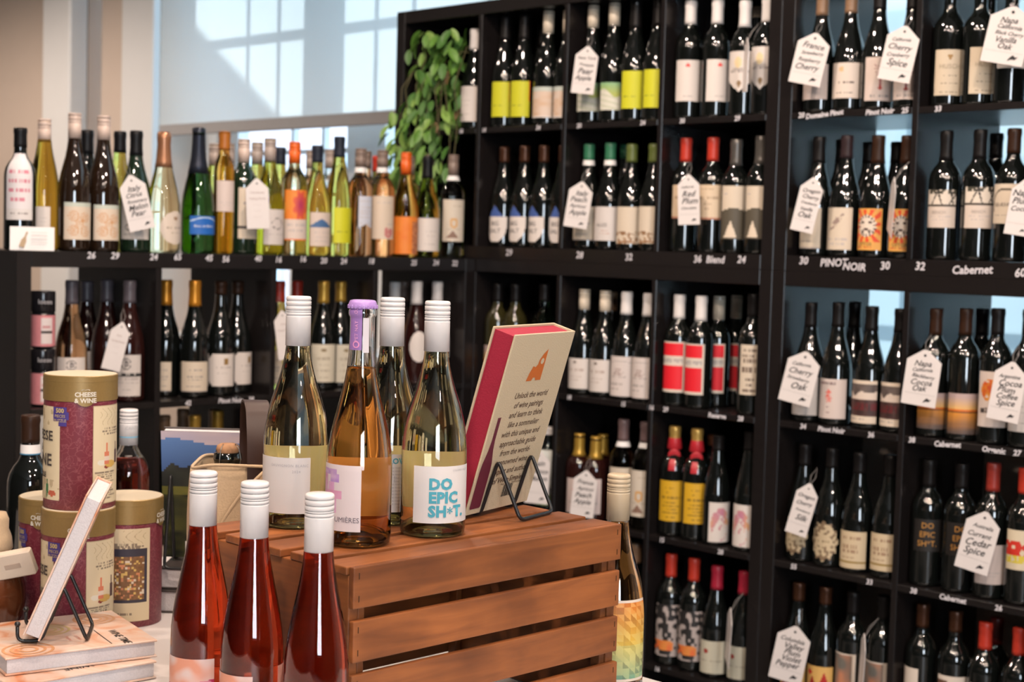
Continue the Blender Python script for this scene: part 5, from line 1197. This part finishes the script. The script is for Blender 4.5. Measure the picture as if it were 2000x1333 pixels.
# two copies of a peach-coloured book lying flat and one standing on an easel
WTH, WTW, WTT = .206, .190, .024
PEACH = None
def peach_mat():
    m, N, L, P = principled('peach_watercolour_cover')
    tc = N.new('ShaderNodeTexCoord'); nz = N.new('ShaderNodeTexNoise'); nz.inputs['Scale'].default_value = 11; nz.inputs['Detail'].default_value = 3; nz.inputs['Distortion'].default_value = 2.2; L.new(tc.outputs['Object'], nz.inputs['Vector'])
    r = N.new('ShaderNodeValToRGB'); r.color_ramp.elements[0].position = .36; r.color_ramp.elements[0].color = (.60, .50, .44, 1); r.color_ramp.elements[1].position = .70; r.color_ramp.elements[1].color = (.52, .17, .055, 1)
    e = r.color_ramp.elements.new(.52); e.color = (.62, .42, .32, 1); L.new(nz.outputs['Fac'], r.inputs[0]); L.new(r.outputs[0], P.inputs['Base Color']); P.inputs['Roughness'].default_value = .4; return m
PEACH = peach_mat()
def flat_frame(corner, ang, z): # corner nearest the camera at right; x runs away from the camera, y runs left
    xd = Vector((math.cos(ang), math.sin(ang), 0)); zd = Zv; yd = zd.cross(xd); return frame(Vector((corner[0], corner[1], z)), xd, yd, zd)
AN = PI-.20
f1 = flat_frame((1.930, -2.040), PI-.07, TZ+.0008); wb2 = book('wine_book', 'peach-covered wine book lying at the bottom of the two-book stack', f1, WTW, WTH, WTT, PEACH, PAGES, 'peach wine books')
f2 = flat_frame((1.915, -2.030), AN, TZ+.0008+WTT+.0006); wb = book('wine_book', 'peach-covered wine book lying on top of the two-book stack', f2, WTW, WTH, WTT, PEACH, PAGES, 'peach wine books')
tr_ = PI*.5+PI
on_back(wb, text_mesh('WINE TIME', .0155, shear=.12, bold=.0002), INK, WTT, 'lettering', .040, .040, rz=PI*.995)
obj('underline', box_mesh(-.040, .040, -.0006, .0006, 0, .0001), INK, wb, loc=(.048, .0607, WTT+.0004), rot=(0, 0, PI*.995))
for k, (xx, yy, rr, c) in enumerate(((.030, .168, .034, (.56, .28, .14)), (.150, .040, .030, (.56, .30, .16)), (.118, .115, .030, (.52, .42, .20)))):
    for q in range(3): obj('cup_ring', lathe([(rr*(1-.3*q), 0), (rr*(1-.3*q)-.004, 0)], 40), mat('ring_wash_%d' % k, c, rough=.4, noise=.3, nscale=60), wb, loc=(xx, yy, WTT+.0003+.0001*q))
for i, s in enumerate(('a glass', 'or two', 'recipes')): on_back(wb, text_mesh(s, .0085, shear=.3), ink((.60, .24, .18)), WTT, 'lettering', .060, .078+.013*i, rz=PI*.995)
on_back(wb2, text_mesh('WINE', .016, bold=.0002), INK, WTT, 'lettering', .03, .10, rz=PI*.5)
ztop = TZ+.0008+2*WTT+.0006
w2_ = Vector((-.8211, .5708, 0)); n2_ = Vector((w2_.y, -w2_.x, 0)); th2 = .40
hd2 = n2_*math.sin(th2)+Zv*math.cos(th2); zd2 = w2_.cross(hd2); T3 = .024
p0 = Vector((1.8475, -2.1700, ztop+.0065))
book('wine_book', 'peach-covered wine book propped upright on the wire easel', frame(p0-zd2*T3, w2_, hd2, zd2), .165, .206, T3, PEACH, PAGES, 'peach wine books')
easel('black wire easel holding the upright peach wine book', p0+w2_*.06-Zv*.0065+Zv*.0006, w2_, n2_, .084, .060, .078, .028, .031)
# dark books with the landscape book on its easel
rt_h = Vector((rt.x, rt.y, 0)).normalized(); fw_h = Vector((fw.x, fw.y, 0)).normalized()
DKC = mat('dark_photo_cover', (.055, .045, .042), rough=.35, noise=.6, nscale=14)
sb = Vector((1.612, -1.722, 0)); zz = TZ+.0008
for k, (dx, tt) in enumerate(((0, .036), (.006, .034))):
    c0 = sb+rt_h*(-.145+dx)+fw_h*(-.02+.004*k); xd, yd = fw_h, -rt_h
    c0 = sb+rt_h*(.115+dx)-fw_h*(.085-.01*k)
    book('photo_book', ('lower' if k == 0 else 'upper')+' dark-covered book lying under the landscape book', frame(Vector((c0.x, c0.y, zz)), xd, yd, Zv), .20, .205, tt, DKC, PAGES, 'dark books under the landscape book'); zz += tt+.0006
LBW, LBH, LBT = .21, .215, .026
wl = rt_h; nl = -fw_h; thl = .16
def P_land(u, v):
    ridge = .90+.045*vn(u*3.1, 1)+.02*math.sin(u*9); tree = .66+.16*vn(u*5, 3)*vn(u*13, 8)+.04*vn(u*17, 2)
    if v > ridge: return mixc((.40, .36, .46), (.50, .42, .46), vn(u*5, v*20))
    if v > tree: return mixc((.035, .085, .24), (.09, .19, .42), (v-.66)*3.2)
    if v > .57: return mixc((.010, .012, .012), (.030, .036, .026), vn(u*14, v*18))
    if v > .50: return mixc((.17, .15, .03), (.10, .11, .02), vn(u*10, v*30))
    return mixc((.012, .016, .008), (.085, .085, .018), vn(u*9, v*26)*1.3-.25)
hl = nl*math.sin(thl)+Zv*math.cos(thl); zl = wl.cross(hl)
pl0 = sb+rt_h*(-.090)+fw_h*(-.02)+Zv*(zz+.0062-sb.z)
lbk = book('landscape_book', 'book with mountain and vineyard photograph standing on an easel', frame(pl0-zl*LBT, wl, hl, zl), LBW, LBH, LBT, DKC, PAGES)
gv, gf, gc = [], [], []; NU, NV = 60, 60
for j in range(NV+1):
    for i in range(NU+1): gv.append((LBW*i/NU, LBH*j/NV, 0))
for j in range(NV):
    for i in range(NU): q = j*(NU+1)+i; gf.append((q, q+1, q+NU+2, q+NU+1)); gc.append(P_land((i+.5)/NU, (j+.5)/NV))
gm = pydata('photo', gv, gf); colour(gm, gc); obj('cover_photo', gm, PAINT, lbk, loc=(0, 0, LBT+.0003))
obj('barcode_panel', box_mesh(0, .030, 0, .022, 0, .0002), WHITE, lbk, loc=(.036, .006, LBT+.0004)); barcode(lbk, LBT+.0004, .039, .009, 1.0)
easel('black wire easel holding the landscape book', pl0+wl*.055-Zv*.0062+Zv*.0006, wl, nl, .075, .075, .150, .036, .04)

# ---------------------------------------------------------------- canvas wine tote
CAN = mat('beige_canvas', (.47, .335, .205), rough=.85, noise=.08, nscale=350, bump=.35, sheen=.1); LEA = mat('brown_leather', (.036, .016, .011), rough=.45, spec=.35, noise=.15, nscale=60, bump=.08)
tx = Vector((1.935, -1.872, TZ+.0008))
tt_ = empty('wine_tote', tx, 'beige canvas wine tote with brown leather handle behind the crate', 'bag'); tt_.matrix_world = frame(tx, rt_h, fw_h, Zv)
W0, D0, HT = .100, .055, .282
def sack():
    v, f = [], []; nz_, ns = 12, 40
    for j in range(nz_+1):
        t = j/nz_; z = HT*t
        for i in range(ns):
            a = 2*PI*i/ns; c, s = math.cos(a), math.sin(a); e = .45
            x_ = W0*math.copysign(abs(c)**e, c); y_ = D0*math.copysign(abs(s)**e, s)
            bul = 1+.05*math.sin(PI*t)-.03*t; zz_ = z+(.004*math.sin(3*a+.5) if j == nz_ else 0)
            v.append((x_*bul+.003*math.sin(5*t+a*2), y_*bul+.004*math.sin(7*t+a*3), zz_))
    for j in range(nz_):
        for i in range(ns): k = (i+1) % ns; f.append((j*ns+i, j*ns+k, (j+1)*ns+k, (j+1)*ns+i))
    f.append(tuple(range(ns))[::-1]); return pydata('sack', v, f, True)
so = obj('canvas_body', sack(), CAN, tt_); sm = so.modifiers.new('thickness', 'SOLIDIFY'); sm.thickness = .003; sm.offset = -1
def hem():
    pts = []
    for i in range(40):
        a = 2*PI*i/40; c, s = math.cos(a), math.sin(a); pts.append((W0*.975*math.copysign(abs(c)**.45, c), D0*.975*math.copysign(abs(s)**.45, s), HT+.001+.004*math.sin(3*a+.5)))
    return tube(pts, .0024, 6, closed=True)
obj('hem', hem(), CAN, so)
fl_ = pydata('flap', [(-.056, -D0-.012, .165), (.024, -D0-.012, HT+.012), (.050, -D0-.004, .02), (-.056, -D0-.010, .02), (-.046, -D0-.016, .208), (-.018, -D0-.018, .252)], [(0, 4, 5, 1, 2, 3)])
fo = obj('pocket_fold', fl_, CAN, tt_); fm = fo.modifiers.new('thickness', 'SOLIDIFY'); fm.thickness = .004
obj('fold_seam', tube(smooth_path([(-.056, -D0-.013, .165), (-.046, -D0-.018, .208), (-.018, -D0-.020, .252), (.024, -D0-.014, HT+.012)], .02), .0025, 6), CAN, fo)
def strap():
    path = smooth_path([(-.026, .046, HT-.05), (-.026, .048, HT+.040), (-.022, .026, HT+.090), (-.006, -.022, HT+.090), (.002, -.050, HT+.040), (.004, -.052, HT-.07)], .03, 6); v, f = [], []
    for i, p in enumerate(path):
        d = (path[min(i+1, len(path)-1)]-path[max(i-1, 0)]).normalized(); sx = Vector((1, .1, 0)).normalized(); nn = sx.cross(d).normalized()
        for (a, c) in ((-.017, -.0016), (.017, -.0016), (.017, .0016), (-.017, .0016)): v.append(p+sx*a+nn*c)
    for i in range(len(path)-1):
        for k in range(4): f.append((i*4+k, i*4+(k+1) % 4, (i+1)*4+(k+1) % 4, (i+1)*4+k))
    f += [(3, 2, 1, 0), tuple(len(v)-4+k for k in range(4))]
    return sharpen(pydata('strap', v, f, True), .7)
obj('leather_handle', strap(), LEA, tt_)
cb = empty('sparkling_bottle', tx-rt_h*.052+fw_h*.004+Vector((0, 0, .004)), 'dark sparkling wine bottle whose corked top peeks out of the tote', 'bottle')
obj('bottle_body', lathe([(0, 0), (.036, 0), (.040, .006), (.040, .12), (.036, .15), (.026, .19), (.018, .225), (.0155, .25), (.0155, .272), (.0185, .275), (.0205, .284), (.0195, .292), (.014, .294), (0, .294)], 28), GL['dk'], cb)
obj('cork', lathe([(.0150, .292), (.0165, .298), (.0155, .303), (.0110, .3055), (0, .306)], 24), mat('cork', (.42, .22, .11), rough=.8, noise=.4, nscale=150), cb)
for k in range(4):
    a = k*PI/2+.4; obj('wire_cage', tube(smooth_path([(.012*math.cos(a), .012*math.sin(a), .3058), (.0185*math.cos(a), .0185*math.sin(a), .300), (.0215*math.cos(a), .0215*math.sin(a), .284), (.0195*math.cos(a), .0195*math.sin(a), .272)], .004), .0007, 6), mat('cage_wire', (.35, .33, .30), rough=.3, metal=1), cb)

# ---------------------------------------------------------------- amber flask with a card collar at the left edge
fx = Vector((1.5655, -2.0945, TZ+.0008))
fk = empty('round_flask', fx, 'amber round-bellied flask with a cream card collar at the left edge', 'bottle')
obj('bottle_body', lathe([(0, 0), (.020, 0), (.030, .006), (.041, .026), (.0455, .050), (.044, .072), (.038, .094), (.026, .112), (.018, .126), (.0145, .142), (.0145, .165), (0, .165)], 36), mat('amber_glass', (.10, .028, .010), rough=.05, ior=1.5, coat=.3), fk)
KR = mat('cream_card', (.58, .48, .38), rough=.7, noise=.04, nscale=120)
obj('cloth_cap', lathe([(.018, .118), (.026, .128), (.024, .146), (.0195, .158), (.020, .172), (.0160, .182), (0, .184)], 24), CAN, fk)
tg_ = obj('card_collar', box_mesh(-.030, .030, -.008, .008, -.020, .020, .002), KR, fk); tg_.matrix_local = frame(rt_h*.040-fw_h*.034+Vector((0, 0, .112)), (rt_h+Vector((0, 0, .22))).normalized(), (fw_h*.9+Vector((0, 0, .3))).normalized(), (Vector((0, 0, 1))-rt_h*.22-fw_h*.3).normalized())
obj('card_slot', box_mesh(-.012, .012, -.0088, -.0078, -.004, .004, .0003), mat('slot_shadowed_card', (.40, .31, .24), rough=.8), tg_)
